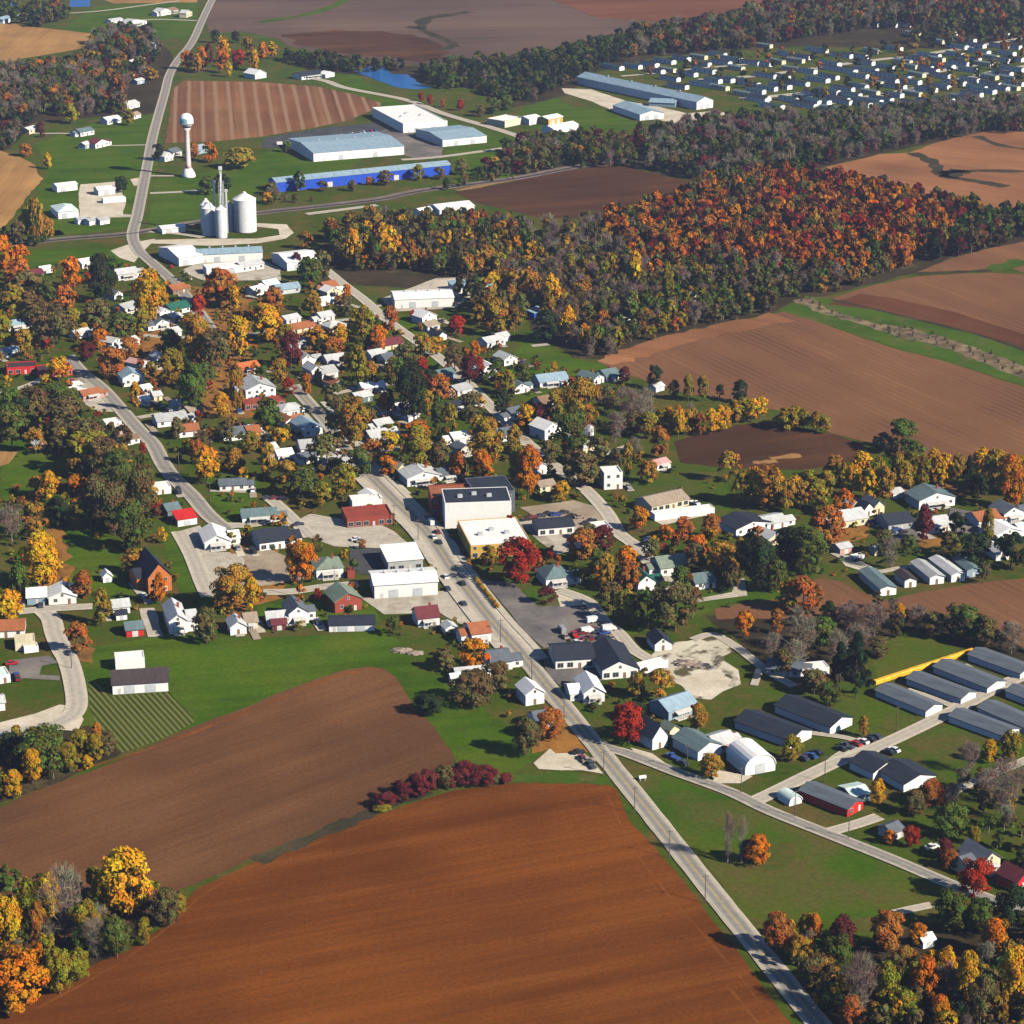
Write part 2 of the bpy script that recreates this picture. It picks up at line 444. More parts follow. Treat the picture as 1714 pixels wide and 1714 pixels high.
# waterways, dark wet streaks and headlands inside the fields
for s, w, k in (("1527,256 1560,271 1572,288 1585,297 1605,299 1660,308 1685,313", 9, 'ditch'), ("1572,290 1622,286 1714,287 1800,288", 8, 'ditch'), ("1635,228 1673,243 1720,250", 7, 'ditch'), ("1585,297 1600,290 1612,285", 14, 'ditch'),
                ("681,45 703,46 712,32 745,26 786,20", 13, 'ditch'), ("703,48 731,61 759,73 752,80 731,84", 11, 'ditch'), ("430,38 500,27 560,10 580,-4", 10, 'lawn'), ("352,58 400,56 470,70", 8, 'verge'),
                ("1392,502 1460,517 1535,535 1635,560 1714,586 1800,620", 3.5, 'ditch'), ("1535,459 1610,455 1660,453", 5, 'ditch'), ("1655,452 1690,443 1714,436", 12, 'verge'),
                ("430,1442 500,1412 560,1386 610,1366 640,1352 720,1325", 5, 'ditch'), ("850,1304 940,1303 1020,1307", 6, 'verge'), ("1012,608 1060,592 1130,569 1210,551 1310,531", 16, 'stubble_far'), ("765,319 830,307 900,292 960,280 1050,276", 5, 'tan'), ("1290,768 1340,762", 5, 'tan'), ("1260,775 1300,772", 4, 'tan')):
    strip('field_margin', s, w, M[k], z3, jit=w * .22)
M['track'] = soil('wheel_track', (.20, .078, .024), (.26, .10, .03), (.33, .135, .045), rot=1, streak=(.05, .05))
for i_, (s, w) in enumerate((("1016,1330 1060,1420 1120,1500 1200,1590 1300,1714", .6), ("1216,1650 1250,1690 1290,1740", .9), ("60,1690 200,1612 290,1545 340,1498 430,1452 560,1400 700,1352 850,1322 980,1322", .9), ("130,1290 260,1250 430,1186 560,1133 610,1124", 1.2))):
    strip('wheel_track', s, w, M['track'], z2 + .025 + .004 * i_, jit=w * .35)
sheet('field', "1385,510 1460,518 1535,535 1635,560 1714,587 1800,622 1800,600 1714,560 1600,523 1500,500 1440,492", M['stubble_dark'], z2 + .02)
sheet('verge', "1305,520 1350,495 1400,503 1460,518 1535,536 1635,561 1714,588 1840,640 1840,690 1714,646 1600,610 1485,578 1372,540", M['verge'], z2 + .01, .8)
sheet('creek_bed', "1327,503 1359,498 1384,518 1460,541 1535,552 1597,571 1660,592 1714,614 1830,660 1830,680 1714,634 1660,614 1585,584 1510,567 1434,541 1372,524", M['brush_ground'], z3 + .01, 1.8, 5)
sheet('garden_plot', "148,1135 187,1165 283,1158 322,1196 325,1210 270,1238 206,1260 165,1225 150,1186", M['rows'], z2)
sheet('playing_field', "-30,756 30,756 15,776 -30,790", M['tan'], z2)
for s in ("593,120 618,112 643,113 656,124 683,125 706,143 726,147 695,150 666,147 638,137",):
    sheet('pond', s, M['water'], z3 + .02, 1.0)
sheet('pond', "5,6 32,4 30,16 8,17", M['water'], z3 + .02); sheet('pond', "118,-6 152,-6 150,11 116,12", M['water'], z3 + .02)

# yards, lots and drives
for k, s in (('gravel', "135,309 196,304 211,336 206,359 222,360 222,364 133,364 132,330"), ('gravel', "218,300 236,297 236,311 224,311"),
             ('concrete', "638,500 661,522 759,516 830,470 800,464 730,466"), ('gravel', "730,470 800,462 812,474 760,486 720,480"), ('asphalt', "560,246 630,213 690,222 700,232 742,247 738,264 700,268 672,258 600,250"),
             ('asphalt_dark', "440,232 530,216 630,205 650,215 620,226 500,246 440,248"), ('gravel', "940,148 990,150 1050,170 1090,176 1150,190 1200,186 1222,191 1160,203 1130,207 1100,200 1040,192 990,170 945,156"),
             ('concrete', "500,870 520,860 640,880 660,890 690,915 640,918 560,915 500,895 455,842 470,838"), ('asphalt_dark', "585,920 640,918 665,955 640,965 590,960"),
             ('concrete', "605,1002 740,990 762,975 800,1015 810,1048 790,1054 750,1035 735,1025 643,1029 625,1016"), ('dust', "380,930 440,915 500,940 540,965 450,980 400,985 360,965"),
             ('asphalt', "806,971 860,977 898,1010 980,1018 1010,1046 1046,1076 1010,1076 910,1085 880,1060 840,1010"), ('verge', "872,990 905,980 938,1000 940,1014 900,1016"), ('gravel', "930,990 948,986 980,1003 976,1014 938,1016"),
             ('asphalt', "905,1092 915,1130 940,1150 1005,1141 1030,1130 1000,1118 930,1108"), ('gravel_mixed', "1090,1098 1112,1075 1150,1074 1194,1064 1220,1074 1226,1092 1204,1102 1236,1122 1240,1146 1210,1158 1190,1172 1158,1169 1140,1148 1122,1140 1108,1120 1118,1110"),
             ('gravel', "1128,1136 1195,1124 1226,1138 1218,1150 1186,1168 1161,1165"), ('gravel', "893,1278 920,1254 959,1246 985,1268 1010,1296 974,1290 938,1290 902,1288"), ('litter', "905,1240 960,1230 985,1260 930,1262"),
             ('gravel', "-20,1215 60,1195 100,1180 128,1184 140,1205 130,1225 100,1222 60,1232 0,1250 -20,1250"), ('asphalt', "15,1106 82,1098 98,1110 70,1115 66,1130 100,1132 100,1140 40,1136 15,1140"),
             ('concrete', "233,1019 258,1018 274,1066 248,1067"), ('concrete', "860,870 960,868 980,890 1000,910 930,930 900,905"), ('dust', "870,850 960,838 1010,852 1040,880 1000,890 900,868"),
             ('concrete', "299,890 335,880 352,925 385,925 400,938 352,985 341,985 321,930"), ('gravel', "1190,1288 1260,1300 1240,1312 1195,1312"), ('gravel', "1055,1252 1092,1262 1120,1283 1085,1283"),
             ('concrete', "1231,972 1246,968 1251,998 1166,1009 1166,1003 1225,992"), ('gravel', "1395,925 1425,932 1470,955 1455,960 1415,948"), ('gravel', "1090,870 1180,864 1110,880"), ('gravel', "230,405 260,400 225,440 200,432 185,420"),
             ('concrete', "330,441 440,436 470,450 470,470 340,470 300,455"), ('gravel', "430,374 480,376 492,390 478,400 430,408 350,412 252,408 252,402 350,400 430,400 468,394 466,384 430,380"),
             ('concrete', "113,635 150,628 172,660 190,690 165,690 120,665"), ('asphalt', "1590,850 1640,860 1640,895 1580,890"), ('asphalt', "1480,870 1530,872 1540,905 1490,908"), ('concrete', "1420,1250 1445,1233 1465,1262 1430,1278 1418,1262")):
    sheet('yard' if k not in ('asphalt', 'asphalt_dark') else 'parking_lot', s, M[k], z3 + .003 * len(YARDS), .5); YARDS.append(nums(s))
for s in ("380,890 450,895 480,1000 380,1035 370,980", "40,900 100,880 120,960 110,990 60,992", "110,1080 160,1085 155,1110 120,1105", "1380,860 1440,850 1450,900 1400,910", "1540,880 1600,880 1600,915 1545,918",
          "470,540 560,535 570,600 500,610", "560,700 640,690 650,760 580,775", "960,690 1010,700 1000,770 950,780", "1040,1160 1080,1180 1060,1260 1020,1250", "880,1210 960,1200 965,1250 890,1262", "1480,820 1600,810 1610,830 1490,836", "70,1040 160,1035 150,1060 60,1062", "-10,1045 40,1045 45,1066 -10,1068", "150,560 250,520 300,640 180,640", "320,480 420,480 420,700 320,700", "1300,1575 1380,1560 1400,1640 1300,1640", "1270,1420 1330,1410 1330,1450 1250,1455", "1160,1210 1200,1200 1200,1230 1150,1240"):
    sheet('leaf_litter', s, M['litter'] if len(s) % 3 else M['grass'], z2 + .03, 2.5, 6).__setitem__('kind', 'stuff')

# roads
MAIN = "1420,1775 1369,1714 1302,1630 1256,1572 1217,1524 1150,1440 1090,1364 1040,1302 1001,1254 962,1206 904,1134 861,1081 818,1033 761,958 718,895 676,853 638,815 605,782 580,756 550,712 518,676 490,645"
strip('main_road', MAIN, 6.3, M['road'], z4)
strip('shoulder', "885,1108 861,1081 818,1033 761,958 718,895 676,853 638,815 605,782 580,756", 10.5, M['lane'], z4 - .05)
strip('shoulder', MAIN, 7.0, M['gravel'], z4 - .07, jit=.1)
ROADLINES.append((MAIN, 9))
TOWNMAIN = "885,1108 861,1081 818,1033 761,958 718,895 676,853 638,815 605,782 580,756 550,712 518,676"
for o in (-6.4, 6.4):
    strip('pavement', TOWNMAIN, 2.6, M['kerb'], z4 + .13, off=o, z1=.02)
strip('road_marking', MAIN, .22, M['paint_yellow'], z4 + .03)
ROADS = [('side_road', "985,1238 1020,1254 1052,1263 1130,1293 1220,1326 1290,1359 1383,1396 1494,1440 1590,1481 1640,1500 1760,1545", 5.4, 'road'),
 ('street', "370,-30 345,20 322,70 300,98 284,125 276,155 266,190 255,232 247,275 240,310 230,360 222,395 232,420 245,432 271,455 292,475 330,520 370,580", 7.5, 'road'),
 ('street', "113,596 126,612 140,626 171,651 198,681 231,719 256,744 272,775 290,800 321,830 348,862 380,888", 7.5, 'road'),
 ('street', "375,880 414,880 440,876", 6, 'lane'), ('street', "300,890 321,928 341,978 352,1000", 7, 'lane'), ('street', "385,930 400,945 345,985", 4, 'lane'),
 ('street', "545,452 573,475 610,503 640,530 680,560 725,592 770,630 830,690 880,740 940,790 980,820 1015,858 1036,893 1062,913 1086,940 1111,971 1145,1005", 6.5, 'lane'),
 ('street', "935,988 985,1008 1010,1041 1036,1061 1060,1088 1098,1112 1125,1140", 5.5, 'lane'),
 ('street', "440,992 490,991 543,983 600,978", 6, 'lane'), ('street', "20,1026 85,1020 155,1016", 6, 'lane'), ('street', "68,1020 85,1036 92,1060 102,1085 115,1109 125,1146 128,1184 110,1205 60,1220 0,1228", 7.5, 'lane'),
 ('street', "448,832 475,855 505,885 520,900", 6, 'lane'), ('street', "110,605 60,640 0,660", 4, 'lane'),
 ('park_road', "1262,1343 1300,1325 1353,1299 1400,1277 1434,1266 1509,1233 1605,1186 1660,1156 1690,1142 1780,1105", 6, 'lane'), ('park_road', "1517,1156 1560,1170 1605,1186 1660,1215", 4, 'lane'), ('park_road', "1610,1114 1640,1130 1685,1146 1740,1172", 4.5, 'lane'),
 ('driveway', "1383,1395 1430,1382 1472,1368", 5, 'lane'), ('driveway', "1360,1297 1400,1268 1430,1240 1330,1225", 3, 'lane'), ('lane', "1558,1344 1629,1311 1714,1275 1780,1245", 4, 'lane'), ('driveway', "1495,1530 1530,1522 1560,1516", 3.5, 'lane'),
 ('lane', "251,324 300,322 341,319", 5, 'lane'), ('lane', "251,295 291,295", 4, 'lane'), ('lane', "250,388 300,392 340,398", 5, 'lane'), ('lane', "222,363 205,362", 5, 'lane'),
 ('industrial_road', "500,128 545,136 580,148 681,168 743,191 819,213 860,226 893,238 920,237 955,233", 7, 'lane'), ('industrial_road', "672,268 738,263 860,246 893,239", 6, 'lane'),
 ('lane', "330,35 260,33 190,37", 5, 'lane'), ('lane', "108,23 176,18 251,8 300,2", 5, 'lane'), ('lane', "513,359 570,352 631,344", 6, 'lane'), ('driveway', "57,224 120,224 150,226", 4, 'lane'), ('driveway', "165,245 250,243", 3, 'lane'),
 ('lane', "1160,1072 1194,1063 1231,1083 1261,1106 1290,1128 1330,1150", 4, 'lane'), ('driveway', "1395,926 1420,938 1465,957 1500,953 1560,942", 3.5, 'lane'), ('driveway', "1018,758 1050,748", 4, 'lane'), ('driveway', "890,580 918,577", 4, 'lane'), ('driveway', "965,535 992,530", 5, 'lane'),
 ('driveway', "560,500 600,515 640,512", 3.5, 'lane'), ('street', "430,560 500,545 560,538 640,530", 4.5, 'lane'), ('street', "240,562 300,566 360,560 430,560", 4.5, 'lane'), ('street', "231,700 290,690 340,682", 4.5, 'lane'), ('driveway', "352,822 412,824", 3, 'lane'), ('street', "560,660 620,648 700,640", 4, 'lane'), ('street', "590,760 660,752 730,742", 4, 'lane'), ('street', "610,790 560,784 500,790", 4, 'lane'),
 ('park_road', "1170,134 1260,128 1340,118 1440,104 1540,92 1620,80 1714,64", 8, 'lane'), ('park_road', "1240,166 1330,158 1400,148 1480,136 1560,122 1640,108 1740,95", 9, 'lane'), ('park_road', "1340,180 1420,168 1500,155 1590,138 1670,120 1740,108", 10, 'lane'), ('park_road', "1040,128 1110,122 1180,114 1280,106", 5, 'lane'), ('park_road', "1560,186 1640,170 1714,158", 6, 'lane')]
for i, (n, s, w, k) in enumerate(ROADS):
    strip(n, s, w, M[k], z4 - .004 * (i % 9) - .006); ROADLINES.append((s, w))
strip('railway_bed', "-80,416 0,411 108,400 216,391 330,372 430,357 530,346 631,334 706,319 860,299 960,280 1060,268", 11, M['ballast'], z3 + .03)
for o in (-.75, .75):
    strip('railway_track', "-80,416 0,411 108,400 216,391 330,372 430,357 530,346 631,334 706,319 860,299 960,280 1060,268", .14, M['rubber'], z5 + .15, off=o - 2, z1=.1)
# ---------------------------------------------------------------- buildings
GRID = R(19.0)
GU = Vector((math.cos(GRID), math.sin(GRID), 0))
WINS = {}
def window_mesh(w, h, full=True):
    k = (round(w, 2), round(h, 2), full)
    if k not in WINS:
        f = MB()
        t = .1
        f.box(-w / 2 - t, w / 2 + t, -.06, .02, -t, 0); f.box(-w / 2 - t, w / 2 + t, -.06, .02, h, h + t)
        f.box(-w / 2 - t, -w / 2, -.06, .02, 0, h); f.box(w / 2, w / 2 + t, -.06, .02, 0, h)
        f.box(-.03, .03, -.05, .02, 0, h)
        p = MB(); p.box(-w / 2, w / 2, -.03, .02, 0, h)
        WINS[k] = (f.data('window', M['trim']), p.data('pane', M['glass']))
    return WINS[k]
def add_window(par, x, y, z, rz, w=1.1, h=1.3, deep=True):
    fm, pm = window_mesh(w, h)
    o = link('window', fm, par)
    o.location = (x, y, z); o.rotation_euler = (0, 0, rz)
    link('pane', pm, o)
def add_door(par, x, y, z, rz, w=1.0, h=2.1, mat=None, name='door'):
    k = ('door', w, h, mat)
    if k not in WINS:
        d = MB(); d.box(-w / 2, w / 2, -.08, .02, 0, h)
        if w > 2:
            for i in range(1, int(h / .55)):
                d.box(-w / 2, w / 2, -.11, -.08, i * .55 - .05, i * .55)
        WINS[k] = d.data(name, mat or M['trim'])
    o = link(name, WINS[k], par)
    o.location = (x, y, z); o.rotation_euler = (0, 0, rz)

def gable_roof(w, d, h, rh, ov, th=.22, axis='x'):
    """gable roof over a w x d plan, ridge along axis"""
    mb = MB()
    span, run = (d, w) if axis == 'x' else (w, d)
    c = span / 2
    s = rh / c
    lo = -ov; zl = h - ov * s + .01
    pr = [(lo, zl), (c, h + rh + .01), (span + ov, zl), (span + ov, zl + th), (c, h + rh + .01 + th), (lo, zl + th)]
    mb.prism(pr, -ov, run + ov, 'y' if axis == 'y' else 'x', caps=[(0, 1, 4, 5), (1, 2, 3, 4)])
    return mb

def building(kind, l, u, v, w, d, h, typ, rh, wk, rk, opts):
    """u along the camera-facing wall, v away from it; parts: wall, roof, windows, doors, chimney"""
    rz = math.atan2(u.y, u.x)
    r = root(kind, (l.x, l.y, 0), rz)
    wb = MB()
    ov = .45 if w < 25 else .3
    gz = -.4
    if typ in 'gx':
        wb.prism([(0, gz), (d, gz), (d, h), (d / 2, h + rh), (0, h)], 0, w, 'x')
        rb = gable_roof(w, d, h, rh, ov, axis='x')
    elif typ == 'f':
        wb.prism([(0, gz), (w, gz), (w, h), (w / 2, h + rh), (0, h)], 0, d, 'y')
        rb = gable_roof(w, d, h, rh, ov, axis='y')
    elif typ == 'h':
        wb.box(0, w, 0, d, gz, h)
        rb = MB()
        a, b, c2, e = (-ov, -ov), (w + ov, -ov), (w + ov, d + ov), (-ov, d + ov)
        z = h + .02
        if w >= d:
            p, q = (d / 2, d / 2), (w - d / 2, d / 2)
        else:
            p, q = (w / 2, w / 2), (w / 2, d - w / 2)
        Z = h + rh
        A, B, CC, E2 = [(t[0], t[1], z) for t in (a, b, c2, e)]
        Pp, Q = (p[0], p[1], Z), (q[0] + .01, q[1], Z)
        if w >= d:
            rb.poly([A, B, Q, Pp]); rb.poly([B, CC, Q]); rb.poly([CC, E2, Pp, Q]); rb.poly([E2, A, Pp])
        else:
            rb.poly([A, B, Pp]); rb.poly([B, CC, Q, Pp]); rb.poly([CC, E2, Q]); rb.poly([E2, A, Pp, Q])
        rb.poly([E2, CC, B, A])
    elif typ == 'q':
        n = 12
        pr = [(w / 2 - w / 2 * math.cos(math.pi * k / n), h * .35 + (h * .65) * math.sin(math.pi * k / n)) for k in range(n + 1)]
        wb.prism([(0, gz)] + pr + [(w, gz)], 0, d, 'y')
        n2 = [(x + (.18 if x > w / 2 else -.18) * abs(x - w / 2) / (w / 2), z + .2) for x, z in pr]
        rb = MB(); o = len(pr)
        rb.prism(pr + n2[::-1], -.3, d + .3, 'y', caps=[(i, i + 1, 2 * o - 2 - i, 2 * o - 1 - i) for i in range(o - 1)])
    elif typ == 's':
        wb.prism([(0, gz), (d, gz), (d, h + rh), (0, h)], 0, w, 'x')
        rb = MB(); s = rh / d
        rb.prism([(-ov, h - ov * s + .02), (d + ov, h + rh + ov * s + .02), (d + ov, h + rh + ov * s + .22), (-ov, h - ov * s + .22)], -ov, w + ov, 'x')
    else:   # flat with parapet
        t = .35
        wb.box(0, w, 0, t, gz, h); wb.box(0, w, d - t, d, gz, h)
        wb.box(0, t, t, d - t, gz, h); wb.box(w - t, w, t, d - t, gz, h)
        rb = MB(); rb.box(t, w - t, t, d - t, h - 1.0, h - max(.12, rh))
    wb.build('wall', wallm(wk), r)
    ro = rb.build('roof', roofm(rk), r)
    if kind == 'house' and typ in 'gfh' and 6 < w < 16 and 'n' not in opts and rnd.random() < .42:
        ww, y0_, y1_, wh = rnd.uniform(3, 5), d * rnd.uniform(0.02, .25), d * rnd.uniform(.65, .95), h * rnd.uniform(.72, .86)
        sd_ = rnd.random() < .5
        a0, a1 = (-ww, -.02) if sd_ else (w + .02, w + ww)
        yw = y1_ - y0_
        b = MB(); b.prism([(y0_, gz), (y1_, gz), (y1_, wh), ((y0_ + y1_) / 2, wh + yw * .2), (y0_, wh)], a0, a1, 'x')
        wg = b.build('wing', wallm(wk), r)
        b = MB(); c_ = (y0_ + y1_) / 2; e_ = .3
        b.prism([(y0_ - e_, wh - e_ * .4 + .01), (c_, wh + yw * .2 + .01), (y1_ + e_, wh - e_ * .4 + .01), (y1_ + e_, wh - e_ * .4 + .2), (c_, wh + yw * .2 + .2), (y0_ - e_, wh - e_ * .4 + .2)], a0 - (e_ if sd_ else 0), a1 + (0 if sd_ else e_), 'x', caps=[(0, 1, 4, 5), (1, 2, 3, 4)])
        b.build('wing_roof', roofm(rk), wg)
        add_window(wg, (a0 + a1) / 2, y0_, wh * .36, 0, 1.0, 1.1)
    if kind == 'house' and 'n' not in opts:
        if rnd.random() < .3: opts += 'c'
        if typ != 'l' and rnd.random() < .3 and 'p' not in opts: opts += 'p'
    # openings
    if 'n' not in opts:
        big = kind in ('warehouse', 'shed', 'barn', 'garage', 'farm_building')
        deep = True
        if big:
            dw = min(3.6, w * .34)
            add_door(r, w * (.3 if w > 12 else .5), 0, 0, 0, dw, min(3.4, h * .78), M['steel'] if wk == 'W' else M['trim'], 'door')
            if w > 16:
                add_door(r, w * .68, 0, 0, 0, dw, min(3.4, h * .78), M['steel'] if wk == 'W' else M['trim'], 'door')
                add_door(r, w * .12, 0, 0, 0, 1.0, 2.1)
        else:
            fl = 2 if h > 4.6 else 1
            fh = h / fl
            st = 3.1 if 's' in opts else 3.6
            k = max(1, min(8 if 's' in opts else 4, int(w / st)))
            for f in range(fl):
                for i in range(k):
                    x = w * (i + .5) / k
                    if f == 0 and i == k // 2 and w > 3:
                        add_door(r, x, 0, .1, 0, 1.0, 2.05, wallm('B') if wk in 'WC' else None)
                        continue
                    if 's' in opts and f == 0:
                        add_window(r, x, 0, .7, 0, 2.0, 1.7)
                    else:
                        add_window(r, x, 0, f * fh + fh * .36, 0, 1.2 if w > 6 else .9, 1.25)
            if typ == 'f' and rh > 1.6 and w > 6:
                add_window(r, w / 2, 0, h + .15, 0, .8, 1.0)
            if kind != 'mobile_home':
                for i in range(2 if d > 7 else 1):
                    add_window(r, w, d * (i + .5) / (2 if d > 7 else 1), h * .36 if fl == 1 else fh + .9, math.pi / 2, 1.0, 1.2)
    if 'c' in opts:
        cb = MB(); cb.box(-.4, .4, -.4, .4, -1.4, 1.3); cb.box(-.5, .5, -.5, .5, 1.3, 1.45)
        c = cb.build('chimney', wallm('R'), ro)
        c.location = (w * .7, d * .55, h + rh * .8)
    if 'p' in opts:     # lean-to porch on the front
        pb = MB(); pw = w * .6
        pb.prism([(-2.2, 2.2), (-.01, 2.75), (-.01, 2.9), (-2.2, 2.35)], w * .2, w * .2 + pw, 'x')
        for i in range(4):
            x = w * .2 + .15 + (pw - .3) * i / 3
            pb.box(x - .08, x + .08, -2.1, -1.94, -.1, 2.2)
        pb.box(w * .2, w * .2 + pw, -2.15, -.01, -.1, .3)
        pb.build('porch', [M['trim']], r)
    if 'a' in opts:     # air handlers on a flat roof
        for i in range(3):
            a = MB(); a.box(-1, 1, -.8, .8, 0, 1.1); a.box(-.6, .6, -.5, .5, 1.1, 1.25)
            ao = a.build('vent_unit', M['steel'], ro)
            ao.location = (w * (.25 + .22 * i), d * (.4 + .15 * (i % 2)), h - max(.12, rh))
    if 'v' in opts:     # ridge ventilators
        for i in range(4):
            a = MB(); a.lathe([(.4, 0), (.4, .7), (.7, .75), (.7, 1.0), (.1, 1.3)], 8)
            ao = a.build('vent', M['steel'], ro)
            ao.location = (w * (.2 + .2 * i), d / 2, h + rh) if typ == 'g' else (w / 2, d * (.2 + .2 * i), h + rh)
    return r

TYPEWORD = dict(g='gabled', f='gable fronted', h='hip roofed', l='flat roofed', q='round roofed', s='lean-to roofed', x='gabled')
CAT = dict(house='house', shed='shed', warehouse='warehouse', barn='barn', shop='shop', garage='garage', church='church', apartment_block='apartments', mobile_home='mobile home', storefront='shop', trailer='trailer', farm_building='farm building')
def parse(rows):
    for ln in rows.strip().splitlines():
        ln = ln.strip()
        if not ln or ln[0] == '#':
            continue
        seg = ln.split('|')
        f = seg[0].split()
        kind = f[0]; x0, y0, x1 = float(f[1]), float(f[2]), float(f[3])
        l = G(x0, y0)
        if f[4] == '-':
            w = 2.0
            for _ in range(12):
                w *= (x1 - x0) / max(1e-3, P(l + GU * w)[0] - x0)
            u = GU.copy()
        else:
            rr = G(x1, float(f[4])) - l
            w = rr.length; u = rr / w
        v = Vector((-u.y, u.x, 0))
        if ',' in f[5]:
            bx, by = [float(t) for t in f[5].split(',')]
            bb = G(bx, by) - l
            d = bb.length
            v = bb / d
            u2 = Vector((v.y, -v.x, 0))
            w = abs(u2.dot(u) * w) if abs(u2.dot(u)) > .5 else w
            u = u2
        else:
            d = float(f[5])
        typ, h, rh, wk, rk = f[6], float(f[7]), float(f[8]), f[9], f[10]
        opts = f[11] if len(f) > 11 else ''
        o = building(kind, l, u, v, w, d, h, typ, rh, wk, rk, opts)
        c = P(l + u * (w / 2) + v * (d / 2))
        lab = seg[1].strip() if len(seg) > 1 else ''
        ref = seg[2].strip() if len(seg) > 2 else ''
        if lab:
            tag(o, lab, CAT[kind])
        else:
            size = 'small ' if w < 8 else ('long ' if max(w, d) > 19 else '')
            roofw = WORD[rk] + ' roofed' if rk != wk else TYPEWORD[typ]
            wallw = WORD[wk]
            if typ == 'l' and rk != wk:
                roofw = 'flat roofed'
            THINGS.append((o, c[0], c[1], '%s%s %s %s' % (size, roofw, wallw, CAT[kind]), CAT[kind], None))
        if ref:
            LAND.append((c[0], c[1], ref))
        KEEP.append((l + u * (w / 2) + v * (d / 2), max(w, d) / 2))
        if kind == 'house' and 480 < y0 < 1230 and rnd.random() < .6:
            drive(l, u, v, w, d)
KEEP, DRIVECARS = [], []
def drive(l, u, v, w, d):
    sd_ = rnd.choice((-1, 1)); a0 = (-4.4 if sd_ < 0 else w + 1.2); a1 = a0 + rnd.uniform(2.8, 3.6)
    b0, b1 = -rnd.uniform(4, 11), d * rnd.uniform(.3, .9)
    mb = MB(); z = .325 + .0004 * len(KEEP) % .03
    mb.poly([((l + u * a + v * b).x, (l + u * a + v * b).y, z) for a, b in ((a0, b0), (a1, b0), (a1, b1), (a0, b1))])
    if rnd.random() < .45:
        q = l + u * ((a0 + a1) / 2) + v * (b0 * .3 + 1)
        DRIVECARS.append((q, math.atan2(v.y, v.x)))
    struct('driveway', mb.data('driveway', MATS[rnd.choice(('concrete', 'gravel', 'dust', 'concrete'))]))
